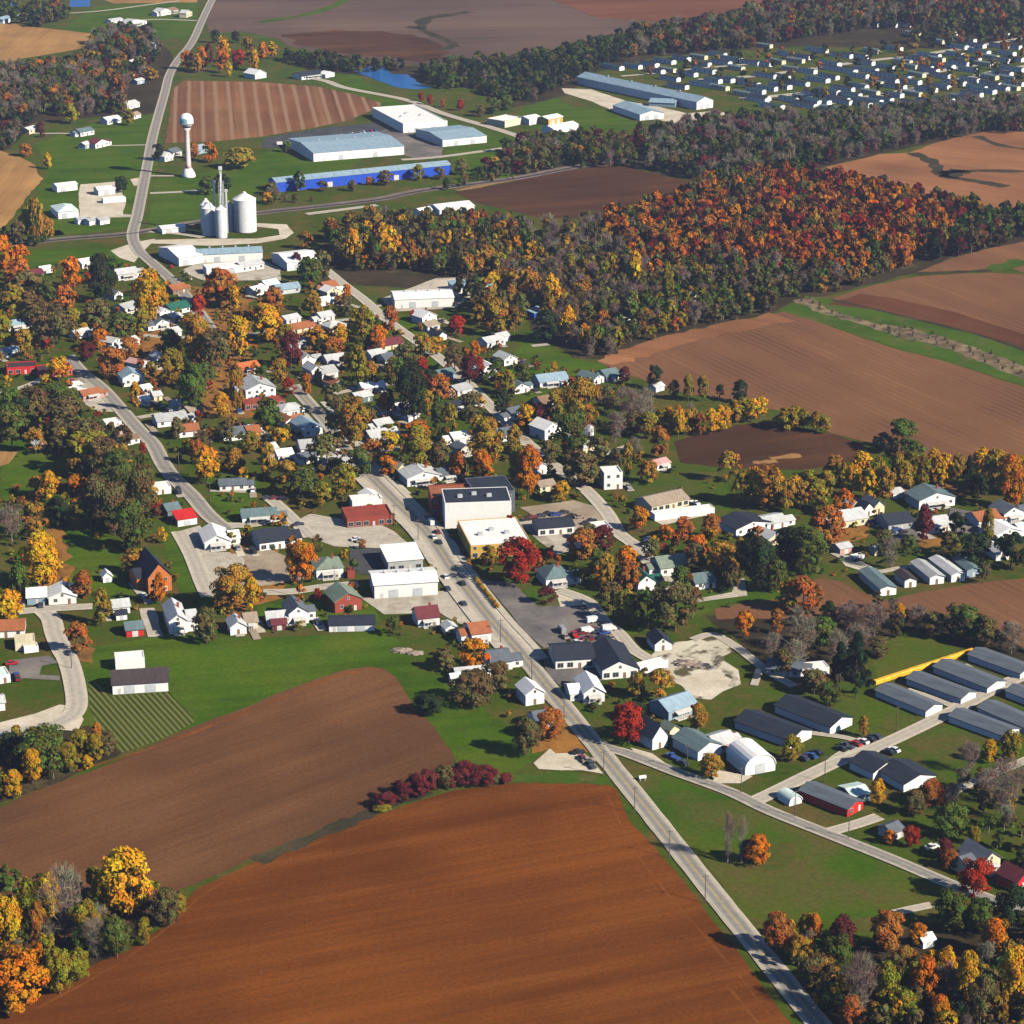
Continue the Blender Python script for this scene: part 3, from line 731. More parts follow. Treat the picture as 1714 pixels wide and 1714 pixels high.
parse("""
# ---- downtown
storefront 788 936 889 929 30 l 5.6 .2 Y W sa |yellow fronted flat roofed shop on the main street corner with white roof|the yellow fronted shop
storefront 745 885 856 881 18 l 11.0 .15 W N na |tall commercial block with blank white side wall above the yellow shop|the tall white walled block
storefront 722 864 795 861 15 l 8.5 .5 R X s |red brick street shop with brown roof beside the tall white block
storefront 795 862 862 857 20 l 9.5 .15 S N |dark flat roofed shop behind the tall white walled block
storefront 581 884 658 878 14 l 4.2 .5 R R s |long low red brick building with row of dark windows|the long red brick building
shed 590 856 640 852 8 l 4.4 .3 W W n |white flat roofed annex behind the long red brick building
garage 612 846 638 842 8 f 3 1.6 W W |small white gabled garage beside main street behind red brick building|the small white main street garage
storefront 650 958 708 953 16 s 4.4 .9 G W s |white sloped roof shop with two red brick panels beside main street|the white roofed shop with brick panels
warehouse 627 1003 733 996 15 g 5.6 1.6 W W v |big white metal building with white roof by main street junction|the big white metal building
house 561 1027 606 1020 12 f 4.6 2.8 R V |red brick gabled house with grey green roof|the red brick house with grey green roof
house 530 970 575 966 12 h 4 2.6 W V c |grey green hip roofed house with white front gable|the grey green hip roofed house
shed 582 969 594 968 4 l 3.2 .3 R R n |small red brick outbuilding behind the grey green hip roofed house
house 484 1047 517 1043 11 f 4.6 2.6 W S c |white gable fronted house with slate roof above the green field|the white house with slate roof
house 448 1050 484 1047 8 g 2.8 1.8 W H p |low white wing with pale roof beside white slate roofed house
shed 456 1056 480 1054 5 g 2.4 1.2 M M |maroon lean shed at the edge of the green field
shed 551 1058 627 1056 9 g 2.7 1.1 W N |long low white building with dark roof on the green field edge|the long low white building
house 700 1050 736 1046 9 g 3.4 2.8 W M cp |maroon roofed white house below the main street lot|the maroon roofed house
house 790 1079 822 1075 10 g 4 2.4 W X |white house with rust red roof by the main street|the rust roofed white house
house 822 1124 858 1120 12 g 3.2 2.2 W S |white house with slate roof right on the main street|the slate roofed roadside house
house 880 1182 911 1177 9 f 4.2 2.2 W W |tall white house in bare trees beside the main street|the tall white roadside house
house 898 1222 930 1217 8 g 3 2 W S |white house hidden by orange tree near the road fork
shed 764 1138 822 1132 5 g 2.4 1 W H |long low pale shed by orange tree near main street
shed 756 1146 776 1144 4 g 2.4 .9 W W |tiny white shed at the lawn edge below orange tree
shed 746 1063 766 1060 5 f 2.4 1.2 W H |small white gabled shed between maroon and rust roofed houses
# ---- right of the main street
storefront 901 898 961 893 11 g 3.4 1.4 W N s |white fronted low building with dark roof behind the yellow shop|the low white fronted building
garage 997 900 1025 897 9 l 3.6 .3 W W |square white garage by the side street|the square white garage
house 1091 860 1153 846 12 g 3.2 2.2 C A s |long cream building with tan roof on the lawn|the long cream building
shed 1096 873 1196 861 5 l 3.0 .2 W W n |very long low white shed beside the cream building|the very long white shed
house 1011 820 1042 818 9 l 7.5 .4 W W |tall square white two storey house standing on the lawn|the tall square white house
house 1232 899 1290 886 13 f 3.2 2 W N |white house with two gables on open lawn by orange trees|the white house with two gables
house 914 984 955 979 12 h 3.4 3.2 W T cp |white house with tall teal hip roof by the parking lot|the teal hip roofed house
house 1068 992 1097 988 12 f 4 2.6 W E |white house with bright green roof among autumn trees|the bright green roofed house
house 1106 966 1152 960 11 g 3.6 2.8 W V |grey green roofed house with white end wall
house 1164 988 1198 984 10 g 2.8 2 W T |low white house with teal roof by the concrete drive|the low teal roofed house
storefront 930 1121 995 1117 15 g 3.6 2.4 W N s |dark roofed long office wing with white front by main street|the dark roofed office wing
storefront 1008 1138 1068 1133 22 f 3.6 3.0 W N s |dark roofed office block with white gable beside parking lot|the dark roofed office block
house 977 1177 1012 1174 13 f 3.6 2.4 W W |white roofed white house beside main street below the offices|the white roofed house below the offices
house 1096 1091 1124 1088 9 f 3 2.2 W N |small dark roofed white house by gravel lot|the small house by the gravel lot
trailer 1071 1130 1118 1118 4 l 3 .2 W W n |long white trailer parked by dark roofed office block
house 1119 1207 1166 1192 10 g 3.4 2.4 L L |pale blue house with pale blue roof behind orange tree|the pale blue house
house 1092 1256 1117 1249 13 f 4.4 3.8 W S |steep white gabled house beside the red tree|the steep white gabled house
garage 1121 1235 1137 1230 5 f 2.6 1.4 C V |tiny cream garage between white houses
garage 1168 1274 1203 1259 1126,1250 f 3.4 2.2 W T |grey teal metal roofed workshop with white end wall|the teal roofed workshop
house 1202 1262 1234 1252 9 g 2.8 1.8 P H |pinkish cottage between the two workshops
warehouse 1247 1299 1298 1290 1216,1272 q 6.5 1 W W |white round roofed metal barn near the road fork|the white round roofed barn
apartment_block 1322 1253 1372 1240 1230,1219 f 2.8 2.0 W N n |dark roofed apartment block with white end wall beside the round roofed barn|the apartment block by the round barn
apartment_block 1389 1230 1432 1216 1297,1193 f 2.8 2.0 W N n |dark roofed apartment block behind the other block by the round barn
apartment_block 1461 1306 1495 1286 1422,1287 f 2.7 1.9 W N n |shorter dark roofed block with white end behind the front one|the short dark roofed block
apartment_block 1512 1326 1553 1303 1468,1300 f 2.7 1.9 W N n |shorter dark roofed block in front beside bare trees
mobile_home 1418 1368 1444 1354 1338,1336 f 2.8 1.3 F S |grey roofed trailer home with red end porch on corner lot|the trailer home with red porch
shed 1321 1350 1342 1344 6 q 3 1 W Z |small white round topped tank shed on corner lot
shed 1426 1346 1456 1340 8 g 2.6 1 T Z |pale teal roofed shed behind the trailer home with red porch
house 1643 1465 1665 1450 1604,1442 f 4 2.6 C S |cream ended house with slate roof above the big red tree|the cream ended house
barn 1701 1496 1727 1484 1668,1479 f 3.6 2.6 F M |red barn with maroon roof near the bottom road|the red barn
shed 1494 1408 1513 1400 6 g 2.6 1.4 G S |grey shed between red trees by the side road
shed 1545 1589 1564 1584 4 g 2.4 1 W W |small white shed among trees at bottom
# ---- apartment rows, right middle
apartment_block 1549 1201 1577 1190 1465,1166 f 2.4 1.3 W S n |slate roofed row block nearest the evergreen tree|the row block nearest the evergreen
apartment_block 1608 1180 1634 1169 1517,1146 f 2.4 1.3 W S n |slate roofed row block second from the evergreen tree
apartment_block 1652 1162 1679 1149 1562,1126 f 2.4 1.3 W S n |slate roofed row block below the middle of the yellow fence
apartment_block 1707 1138 1732 1126 1620,1106 f 2.4 1.3 W S n |slate roofed row block at the far end of the yellow fence
apartment_block 1718 1231 1745 1218 1636,1195 f 2.4 1.3 W S n |slate roofed row block across the lane cut off by frame edge
apartment_block 1768 1200 1790 1188 1683,1167 f 2.4 1.3 W S n |slate roofed row block furthest along the lane at frame edge
apartment_block 1680 1243 1704 1230 1588,1209 f 2.4 1.3 W S n |slate roofed row block standing alone on the lawn by the lane|the row block alone on the lawn
# ---- mid right mobile homes
mobile_home 1473 998 1494 990 1438,967 f 3 1 W T |dark teal mobile home lowest in the row above the tan field|the lowest mobile home above the tan field
mobile_home 1514 984 1530 979 1497,969 f 3 1 W D |short dark mobile home second in row above the tan field
mobile_home 1556 979 1573 971 1524,953 f 3 1 W G |grey mobile home third in the row above the tan field
mobile_home 1592 975 1609 968 1555,947 f 3 1 W H |pale roofed mobile home fourth in row above the tan field
mobile_home 1618 967 1634 960 1594,947 f 3 1 L T |blue sided mobile home last in row above the tan field
mobile_home 1667 939 1682 932 1645,922 f 3 1 W H |pale mobile home among dark trees above the tan field
house 1404 886 1452 878 12 g 3.2 2.4 C H |pale roofed cream house below the big orange tree|the pale roofed cream house
garage 1406 929 1426 925 6 g 2.6 1 P H
garage 1430 941 1447 937 3 l 2.2 .2 W W n
mobile_home 1464 931 1494 924 4 g 2.6 .8 C H
house 1487 890 1530 884 12 g 3 2.4 G N |dark roofed house in navy shade behind grey trees|the dark roofed house by grey trees
house 1538 854 1598 846 12 f 4 2.8 W T c |large white house with teal roof by the poplar row|the large teal roofed white house
house 1558 894 1594 888 11 g 3 2 W H
garage 1495 836 1513 833 7 g 2.6 1 W H
house 1446 866 1462 862 10 f 3.4 2.4 W N
house 1462 862 1480 858 9 f 3.4 2.4 C S
garage 1426 860 1438 857 6 f 3 1.8 W W
house 1284 888 1318 882 10 g 2.8 1.4 W H
house 1286 915 1312 909 9 f 3 1.8 C H
house 1638 884 1675 878 10 g 3 2.2 W X
house 1680 876 1712 870 10 f 4 2.4 W S |white gabled house with slate roof near poplars at frame edge|the white gabled house by the frame edge
house 1668 908 1711 900 12 f 3 2.2 W W |white roofed house with red front step at frame edge
house 1283 1130 1340 1135 10 g 2.6 1.6 G S |low grey house under bare trees by gravel lane
shed 1322 1134 1388 1128 6 l 2.6 .2 W W n |long white shed under evergreen tree|the long white shed under the evergreen
# ---- far left bottom
house 46 1013 78 1011 10 g 3 2 L W
house 82 1013 128 1010 11 f 3 2 W W |white roofed white house beside yellow tree on cross road|the white roofed house by the yellow tree
house -20 1069 41 1066 11 g 2.8 2 W X |rust roofed white ranch house at left frame edge|the rust roofed ranch house
garage 26 1090 60 1087 8 l 3.2 .2 C C |cream flat roofed garage at left frame edge
trailer 41 1094 65 1091 4 l 2.2 .2 W W n
house -18 1148 18 1142 8 l 3 .2 W Z
house -15 1192 9 1189 7 g 3 1 W H
house 249 994 288 988 19 f 6.4 5.2 O N |orange brick church with dark slate roof and shaded side|the orange brick church
house 190 1029 218 1026 8 g 2.8 1.6 W H
shed 195 1039 213 1037 4 g 2.4 1 W N
barn 212 1067 241 1064 8 g 2.8 1.6 F T |red barn with teal roof beside concrete drive|the red barn with teal roof
house 284 1062 314 1059 17 f 5 2.4 W H cp |tall white house with pale roof beside concrete drive|the tall white house by the drive
house 386 1064 413 1061 8 f 3.2 2 W H |white cottage with tan wing by the green field|the white cottage above the field
house 411 1055 432 1053 9 g 3 2 C A
barn 189 1163 282 1157 11 g 3.8 2.9 W D |white barn with dark brown roof beside the garden rows|the white barn by the garden rows
shed 194 1124 243 1120 7 l 4.4 .2 W W n |flat white shed directly behind the brown roofed barn
shed 173 976 188 974 4 f 2.6 1.6 W W |tiny white gabled shed alone on the park lawn|the tiny shed on the park lawn
shed 298 882 330 877 7 s 3 1.4 W F |white shed with bright red roof beside left street|the bright red roofed shed
house 281 866 303 862 8 g 2.8 1.8 T T
house 343 922 386 918 15 f 3.4 2.6 W W p |bright white metal roofed house where left street bends|the bright white house at the bend
house 368 823 412 821 8 g 2.7 1.6 W S |white ranch house with blue car end by left street|the white ranch house by left street
house 406 877 464 873 9 g 2.8 2 W T |dark teal roofed white ranch house by left street|the dark teal roofed ranch house
house 435 923 489 916 14 g 3.6 3 W N s |dark roofed white building with pale porch by orange tree|the dark roofed building by the orange tree
house 259 829 287 826 8 l 3.2 .2 W W
# ---- town, left middle
storefront 12 628 62 625 10 l 3.8 .3 F D s |long red fronted shop at the west end of town|the long red fronted shop
storefront 66 633 122 628 10 l 3.8 .3 F D s |red shop with white window panels by left street|the red shop with white panels
house 206 648 242 644 11 f 4.4 2.4 W L |pale blue and white house by left street top|the pale blue and white house
shed 234 618 250 612 9 f 2.4 1.4 W P |narrow pink roofed shed beside the left street
house 236 679 252 676 6 g 2.6 1.2 W W
house 240 660 255 657 6 g 2.6 1.2 W W
house 258 672 272 670 6 g 2.6 1.4 C H
house 263 610 280 607 8 f 3.2 2 W H
house 292 690 312 687 8 g 3 1.8 H G
house 318 699 340 694 8 g 2.8 1.6 C A
house 264 716 314 710 10 g 2.8 2.2 W G |long grey roofed white house by left street|the long grey roofed house
house 300 733 334 730 9 g 2.9 2 W X
house 388 738 418 734 9 g 3 2 W S
house 417 736 438 733 9 g 3 2 W X
house 412 674 462 668 15 f 6 2.8 W G cp |large white victorian house with grey roof and porch|the large white victorian house
house 404 628 436 622 9 g 2.6 2.2 B O
house 178 719 204 715 7 l 3 .2 W W
house 192 734 212 730 8 g 2.8 1.8 P H
house 200 748 224 744 8 g 2.8 1.6 W B
shed 62 754 76 751 5 f 2.4 1.4 W W
shed 66 683 82 680 5 f 2.4 1.4 W H
house 117 667 146 660 8 l 3 .2 W W
house 140 672 172 666 7 g 2.8 1.8 P X
house 10 599 34 595 8 g 2.8 1.6 W L
house 14 556 44 550 8 g 3 1.8 W L
house 127 568 152 563 7 g 2.8 1.4 W H
house 188 584 206 578 8 f 3 1.8 W H
house 214 582 234 577 8 g 2.8 1.4 W H
house 198 470 233 465 11 g 3.4 2 W H |white house with pale roof beside the railway street|the pale railway street house
house 138 450 164 446 9 g 3 1.8 W W |white house beside dark evergreen near the railway|the white house near the railway
shed 70 459 88 456 6 g 2.6 1.2 W W
house 46 468 74 464 8 g 2.8 1.6 B M
house 192 504 206 500 10 f 3.2 2 W S
house 210 526 232 520 9 g 3 1.8 W G
house 268 535 286 531 9 f 3.4 2 W W
house 262 553 284 549 11 f 3.4 2 W S
house 288 540 306 536 8 g 2.6 1.4 C H
house 288 528 320 521 10 g 2.8 2.4 W E |green roofed house by the red orange tree|the green roofed house
house 290 494 314 489 8 g 2.8 2 B X
house 290 565 304 562 7 g 2.8 1.6 W H
# ---- town, centre
house 548 498 570 494 8 f 3 2 C W
house 545 489 566 485 8 g 2.8 2 C X
house 537 513 556 510 7 g 2.8 1.4 W W
house 466 494 504 489 10 g 2.8 2 H L |pale blue roofed wide house north of town|the wide pale blue roofed house
house 446 486 468 482 8 g 2.8 1.8 W W
house 428 496 448 491 9 g 2.8 1.6 W W
house 538 540 560 536 8 g 2.8 1.8 W H
house 480 545 504 540 8 g 2.8 1.6 W H
house 490 560 524 554 9 g 2.6 2 C X
house 552 557 580 551 9 h 2.8 2 W H
house 500 585 520 580 8 g 2.8 1.8 H G
house 506 612 526 609 9 f 3.2 2 W G
house 522 636 540 633 10 f 4.6 2.2 W H |narrow white two storey house behind the red orange tree|the narrow white two storey house
house 538 636 566 631 10 g 3 2.2 W G
house 558 654 576 650 9 f 3 1.8 C X
house 548 613 580 609 9 g 2.8 1.8 W H
house 622 604 644 600 8 g 2.8 1.6 W H
house 645 611 674 606 9 g 2.8 1.8 W S
house 636 589 676 582 9 g 2.8 2.2 C M |maroon roofed cream house by the diagonal street|the maroon roofed cream house
warehouse 661 517 760 513 19 g 5 1.6 W W v |big white warehouse with shaded end on the wood edge|the big white warehouse by the wood
warehouse 762 492 826 486 12 s 3.2 1.2 W L n |pale blue lean-to roofed store beside the white warehouse
house 707 544 731 539 10 f 3.8 2.6 W W |white gabled house by the diagonal street below the warehouse|the white gabled house below the warehouse
house 716 556 736 551 8 g 2.8 1.8 W A
house 734 572 748 569 8 f 3 1.8 W N
house 816 583 846 577 9 g 2.8 1.8 W H
house 836 574 854 570 7 g 2.8 1.4 W H
house 810 631 832 628 10 f 4 2 W W |bright white house beside the red tree|the white house by the red tree
house 844 613 866 609 10 f 3.2 2 W H
house 738 638 762 633 8 g 2.8 1.8 L T
house 608 660 646 656 10 g 2.8 1.6 W W |wide white roofed house in the middle of town|the wide white roofed house
house 598 676 624 671 8 g 2.8 1.6 T H
house 668 693 686 689 7 g 2.8 1.4 W W
house 766 664 790 658 9 g 2.8 1.6 H G
house 787 688 808 684 8 g 2.8 1.6 H S
house 756 692 778 687 8 g 2.8 1.6 W N
house 472 700 510 694 11 h 3 2.2 W H |pale hip roofed house in the middle of town|the pale hip roofed house
house 478 718 498 714 9 f 3.2 1.8 W X
house 494 716 512 711 8 g 2.6 2 R X
house 508 733 540 728 14 f 3.8 2.4 W L |white house with pale blue roof in mid town|the white house with pale blue roof
house 424 730 442 726 8 g 2.8 1.6 C W
house 410 688 478 680 8 l 3.4 .3 R R s |flat red brown terrace roof below the victorian house
house 504 762 552 758 11 g 3 2.4 W G |wide white house with grey roof by oak trees|the wide grey roofed white house
house 466 774 492 771 9 g 3 1.6 W W
house 450 762 466 759 7 g 2.8 1.6 W H
house 503 779 520 775 7 g 2.8 1.6 W S
house 532 775 552 771 8 f 3 1.8 W H
house 552 786 580 781 8 g 2.8 1.6 H G
house 632 722 658 717 8 g 2.8 1.6 W H
house 622 744 670 737 11 g 3 2 W H |wide white house with pale roof beside big gold tree|the wide white house by the gold tree
house 640 697 660 692 8 g 2.8 1.8 W X
house 684 707 702 703 6 g 2.8 1.4 W H
house 760 746 790 742 9 g 3.2 1.6 W W
house 770 764 790 760 8 f 3 1.6 C S
house 838 740 866 735 9 g 3 2 W S
house 666 799 684 796 9 f 3.6 2.2 C C |small cream gabled house at main street top|the small cream gabled house
house 682 815 738 808 12 f 3.6 2.4 W H c |rambling white house with pale roofs by main street|the rambling white house
house 738 808 766 803 9 g 3 2 W S
# ---- town, right part
house 904 650 952 644 10 g 3 2.4 W L |white house with wide pale blue roof on bright lawn|the wide pale blue roofed house
house 862 660 886 656 11 f 3 2 W T
house 908 685 930 681 9 g 2.8 2.2 W B
house 994 645 1011 640 11 f 3 1.8 W T
house 1015 640 1038 636 10 g 2.8 2.2 W T
house 912 738 940 731 11 f 5 2.6 W W c |tall white two storey house beside dark maroon tree|the tall white house by the maroon tree
house 858 704 878 699 9 g 3 1.8 W S
house 978 732 994 729 6 f 4.6 1.6 W X
house 976 760 996 756 7 g 2.8 1.6 C H
house 900 796 916 792 8 f 3.4 1.8 W H
house 904 825 930 821 7 g 2.8 1.4 C A
house 1100 789 1122 783 7 g 2.6 1.4 W P
shed 1056 497 1074 493 6 f 3 1.6 W W |lone white shed inside the autumn wood|the lone white shed in the wood
house 1138 508 1170 502 8 g 2.8 1.6 L L
house 1046 549 1060 545 7 f 3 1.6 W H
shed 894 533 912 527 5 s 2.8 1 U L
shed 1098 657 1112 653 5 g 2.4 1.2 W H
# ---- grain elevator and railway side
warehouse 300 446 331 437 266,428 g 5 2.6 W W |white metal grain store with shaded dark end|the white grain store
warehouse 331 441 440 436 14 g 5 1.8 W L v |long grain company building with pale blue roof|the long pale blue roofed building
warehouse 346 461 408 456 10 l 4.2 .3 W W |white flat roofed workshop in front of pale blue roof|the white workshop
house 405 456 442 450 9 g 3.4 1.4 W H
warehouse 481 454 529 443 455,438 g 5 2.2 W W |white metal store beside small maroon tree|the white metal store
shed 272 392 311 388 10 g 3 1 W W |low white shed between street and grain bins|the low white shed by the bins
# ---- industrial estate
warehouse 675 223 744 215 623,195 l 7 .4 W W a |large white roofed factory by the striped field|the large white factory
warehouse 525 271 673 257 483,246 g 6 2.4 W L v |long blue grey roofed factory with white front|the long blue grey factory
warehouse 741 246 810 237 696,228 g 5 2.0 W L |smaller blue grey roofed factory with white front|the smaller blue grey factory
warehouse 463 322 755 292 14 g 6.5 1.8 U L |very long bright blue walled building beside the railway|the very long bright blue building
warehouse 845 214 878 207 18 l 5 .4 C W |cream and white workshop beside the industrial lane|the cream workshop
warehouse 886 210 906 206 12 g 4.5 1.4 W W
warehouse 918 210 942 205 12 g 4.5 1.4 Y W
warehouse 926 225 968 217 12 g 4 1.6 W W
farm_building 736 362 794 355 16 g 4 1.8 W W |white farm shed on the meadow below the railway|the white shed on the meadow
shed 705 363 726 359 8 g 3.2 1.4 W W
house 505 134 544 129 14 g 3 2.4 W N |dark roofed farmhouse on lane above striped field|the dark roofed farmhouse
garage 545 131 560 128 7 f 3 1.8 W W
barn 427 133 446 130 14 f 4 3 Z W |pale green fronted white roofed barn by orange grove|the pale green barn
warehouse 1166 184 1198 181 966,141 f 6 3.2 W L v |very long blue grey roofed poultry barn with white end|the very long blue grey barn
warehouse 1071 202 1098 194 1026,186 f 4.5 2.4 W L |shorter blue grey barn in front of the very long barn|the shorter blue grey barn
shed 1086 178 1130 180 9 s 3.2 1.6 L L n |lean-to shed against the very long blue grey barn
# ---- yard beside the far street
shed 96 322 130 318 9 g 4 1 W W |white L yard shed beside gravel yard|the white yard shed
shed 165 328 193 325 9 g 3.6 1.4 W W
shed 173 341 211 338 5 l 3.2 .2 W W n
shed 98 367 132 364 20 h 4.5 2.4 W Z |white round shed with pale teal roof by gravel yard|the pale teal roofed shed
shed 131 376 146 374 6 g 3 1 W G
shed 150 378 165 375 6 g 3 1 W G
shed 168 377 184 374 6 g 3 1 W G
# ---- far farms and houses
house 211 46 246 41 12 f 3.4 2.4 W H |white farmhouse beside the far top lane|the far white farmhouse
garage 186 40 206 37 8 g 3 1 W H
house 269 27 286 24 10 f 4 2.4 W H
house 286 24 298 21 9 g 3.4 2 A B
house 312 30 320 27 7 f 4.4 2.2 C H
house 256 84 268 81 10 f 3.6 2.2 W H
house 224 112 246 105 9 g 3.2 2 W H
house 214 137 232 132 9 f 3.6 2.4 P S
shed 230 142 242 139 6 g 3 1.2 L H
house 212 184 234 179 10 g 3.2 2 W H
house 180 209 203 205 9 g 3.2 1.8 W W
house 224 200 236 197 7 g 3 1.6 W A
house 135 229 158 225 10 g 3.2 1.8 W T
house 49 225 64 221 8 g 3 1.6 C H
shed 17 228 27 225 7 g 3 1.4 W H
house 160 249 183 244 9 f 3.4 2.4 W M |white gabled house with maroon roof beside meadow|the maroon roofed house by the meadow
shed 143 250 152 247 6 g 3 1.6 L H
house 276 271 290 268 9 f 3.6 2.4 W W |white gabled house behind the water tower|the white house by the water tower
house 290 263 304 259 9 g 3 2 W S
house 330 259 348 255 10 g 3.2 2.2 L L
house 34 34 48 31 10 g 3.2 1.8 W H
house 6 40 26 35 12 g 3.4 2 W L
""")
# ---------------------------------------------------------------- trees
def leaf_material(name, attr_only):
    m, nt, out = nodes(name)
    at = nt.nodes.new('ShaderNodeAttribute'); at.attribute_name = 'tint'
    col = at.outputs['Color']
    if not attr_only:
        oi = nt.nodes.new('ShaderNodeObjectInfo')
        col = mixc(nt, oi.outputs['Color'], col, 1.0, 'MULTIPLY')
    d = nt.nodes.new('ShaderNodeBsdfDiffuse'); t = nt.nodes.new('ShaderNodeBsdfTranslucent')
    mx = nt.nodes.new('ShaderNodeMixShader'); mx.inputs[0].default_value = .22
    nt.links.new(col, d.inputs['Color']); nt.links.new(col, t.inputs['Color'])
    nt.links.new(d.outputs[0], mx.inputs[1]); nt.links.new(t.outputs[0], mx.inputs[2])
    nt.links.new(mx.outputs[0], out.inputs['Surface'])
    return m
MATS['leaf'] = leaf_material('autumn_leaves', False)
MATS['woodleaf'] = leaf_material('wood_leaves', True)
MATS['bark'] = paint('bark', (.13, .10, .08), .9, .4)
MATS['greybark'] = paint('grey_bark', (.26, .22, .19), .9, .3)

def unit(a):
    return a / np.maximum(1e-9, np.linalg.norm(a, axis=-1, keepdims=True))
def crown_arrays(rg, n, shape, leaf, nclump=26):
    """leaf quads of a crown of unit height (base at z=0) and unit width: (n,4,3) corners and (n,3) tints"""
    z0 = .04
    zz = rg.uniform(0, 1, nclump)
    zz[:nclump // 4] = rg.uniform(.55, 1, nclump // 4)
    if shape == 'cone':
        prof = .5 * (1 - zz) ** .85 + .02
    elif shape == 'oval':
        prof = .5 * np.sqrt(np.clip(1 - (2 * zz - 1) ** 2, 0, 1)) ** .7 * (1.05 - .3 * zz)
    elif shape == 'bare':
        prof = .5 * np.clip(zz * 1.25 + .12, 0, 1) * np.sqrt(np.clip(1.02 - zz ** 3, 0, 1))
    else:
        prof = .5 * np.sqrt(np.clip(1 - (1.9 * zz - .9) ** 2, 0.02, 1)) ** .75
    th = rg.uniform(0, 6.283, nclump)
    rr = prof * rg.uniform(.35, .8, nclump)
    cc = np.stack([rr * np.cos(th), rr * np.sin(th), z0 + .1 + zz * (1 - z0 - .2)], 1)
    cr = rg.uniform(.06, .165, nclump) * (1.0 if shape != 'cone' else .62)
    if shape == 'bare':
        cr *= 1.25
    ci = rg.integers(0, nclump, n)
    d = unit(rg.normal(size=(n, 3)))
    d[:, 2] = np.where(d[:, 2] < -.35, -d[:, 2], d[:, 2])
    rad = cr[ci][:, None] * rg.uniform(.55, 1.12, n)[:, None] ** .6
    c = cc[ci] + d * rad * np.array([1, 1, .8])
    c[:, 2] = np.clip(c[:, 2], .03, 1.02)
    ax = c - np.array([0, 0, .42]); ax[:, 2] *= .7
    nrm = unit(d * .9 + unit(ax) * .55 + rg.normal(size=(n, 3)) * .55)
    a = unit(np.cross(nrm, rg.normal(size=(n, 3))))
    b = np.cross(nrm, a)
    s = leaf * rg.uniform(.6, 1.35, n)[:, None]
    if shape == 'bare':
        up = unit(unit(ax) * .8 + rg.normal(size=(n, 3)) * .75 + np.array([0, 0, .3]))
        a = up * s * 2.3; b = unit(np.cross(up, nrm)) * s * .11
    else:
        a = a * s * .62; b = b * s * .5
    q = np.stack([c - a - b * .7, c + a * .6 - b, c + a + b * .7, c - a * .6 + b], 1)
    ct = rg.uniform(.84, 1.16, nclump); ch = rg.uniform(-1, 1, nclump)
    v = ct[ci] * rg.uniform(.82, 1.18, n)
    hshift = ch[ci] * .25 + rg.normal(size=n) * .08
    tint = np.stack([v * (1 + hshift * .35), v * (1 - hshift), v * (1 - hshift * .5)], 1)
    return q, tint
def quads_mesh(name, q, tint, mat):
    n = len(q)
    me = bpy.data.meshes.new(name)
    me.vertices.add(n * 4); me.loops.add(n * 4); me.polygons.add(n)
    me.vertices.foreach_set('co', q.astype(np.float32).ravel())
    me.loops.foreach_set('vertex_index', np.arange(n * 4, dtype=np.int32))
    me.polygons.foreach_set('loop_start', np.arange(0, n * 4, 4, dtype=np.int32))
    at = me.attributes.new('tint', 'FLOAT_COLOR', 'FACE')
    at.data.foreach_set('color', np.concatenate([np.clip(tint, 0, 3), np.ones((n, 1))], 1).astype(np.float32).ravel())
    me.materials.append(mat)
    me.update(calc_edges=True)
    return me
CROWN = {}
def crown_mesh(shape, hi, var, wm):
    k = (shape, hi, var)
    if k not in CROWN:
        rg = np.random.default_rng(sum(map(ord, shape)) * 7 + hi * 131 + var * 17)
        n = (7000, 2600, 1000)[2 - hi] if shape != 'bare' else (2600, 1300, 600)[2 - hi]
        leaf = (.034, .052, .085)[2 - hi] if shape != 'bare' else (.024, .036, .055)[2 - hi]
        q, t = crown_arrays(rg, n, shape, leaf, 64 if hi == 2 else 44)
        CROWN[k] = quads_mesh('crown', q, t, MATS['leaf'])
    return CROWN[k]
TRUNK = {}
def trunk_mesh(shape, var):
    k = (shape, var)
    if k not in TRUNK:
        rg = random.Random(var * 5 + len(shape))
        mb = MB()
        top = .9 if shape in ('cone', 'bare') else .6
        px, py, pr = 0, 0, .022
        pts = [(0, 0, -.03)]
        for i in range(1, 5):
            px += rg.uniform(-.012, .012); py += rg.uniform(-.012, .012)
            pts.append((px, py, top * i / 4))
        rs = [.024, .019, .015, .010, .004]
        for i in range(4):
            mb.tube(pts[i], pts[i + 1], rs[i], rs[i + 1], 7)
        for i in range(10 if shape == 'bare' else 6):
            t = rg.uniform(.22, .8 if shape == 'bare' else .6)
            a = rg.uniform(0, 6.28); ln = rg.uniform(.16, .3) * (1 if shape != 'cone' else .5)
            b = Vector((0, 0, t))
            e = b + Vector((math.cos(a) * ln, math.sin(a) * ln, ln * rg.uniform(.5, 1.0)))
            mb.tube(b, e, .009, .003, 5)
            e2 = e + Vector((math.cos(a + .6) * ln * .5, math.sin(a + .6) * ln * .5, ln * .6))
            mb.tube(e, e2, .0035, .0015, 4)
        TRUNK[k] = mb.data('trunk', MATS['greybark'] if shape == 'bare' else MATS['bark'])
    return TRUNK[k]
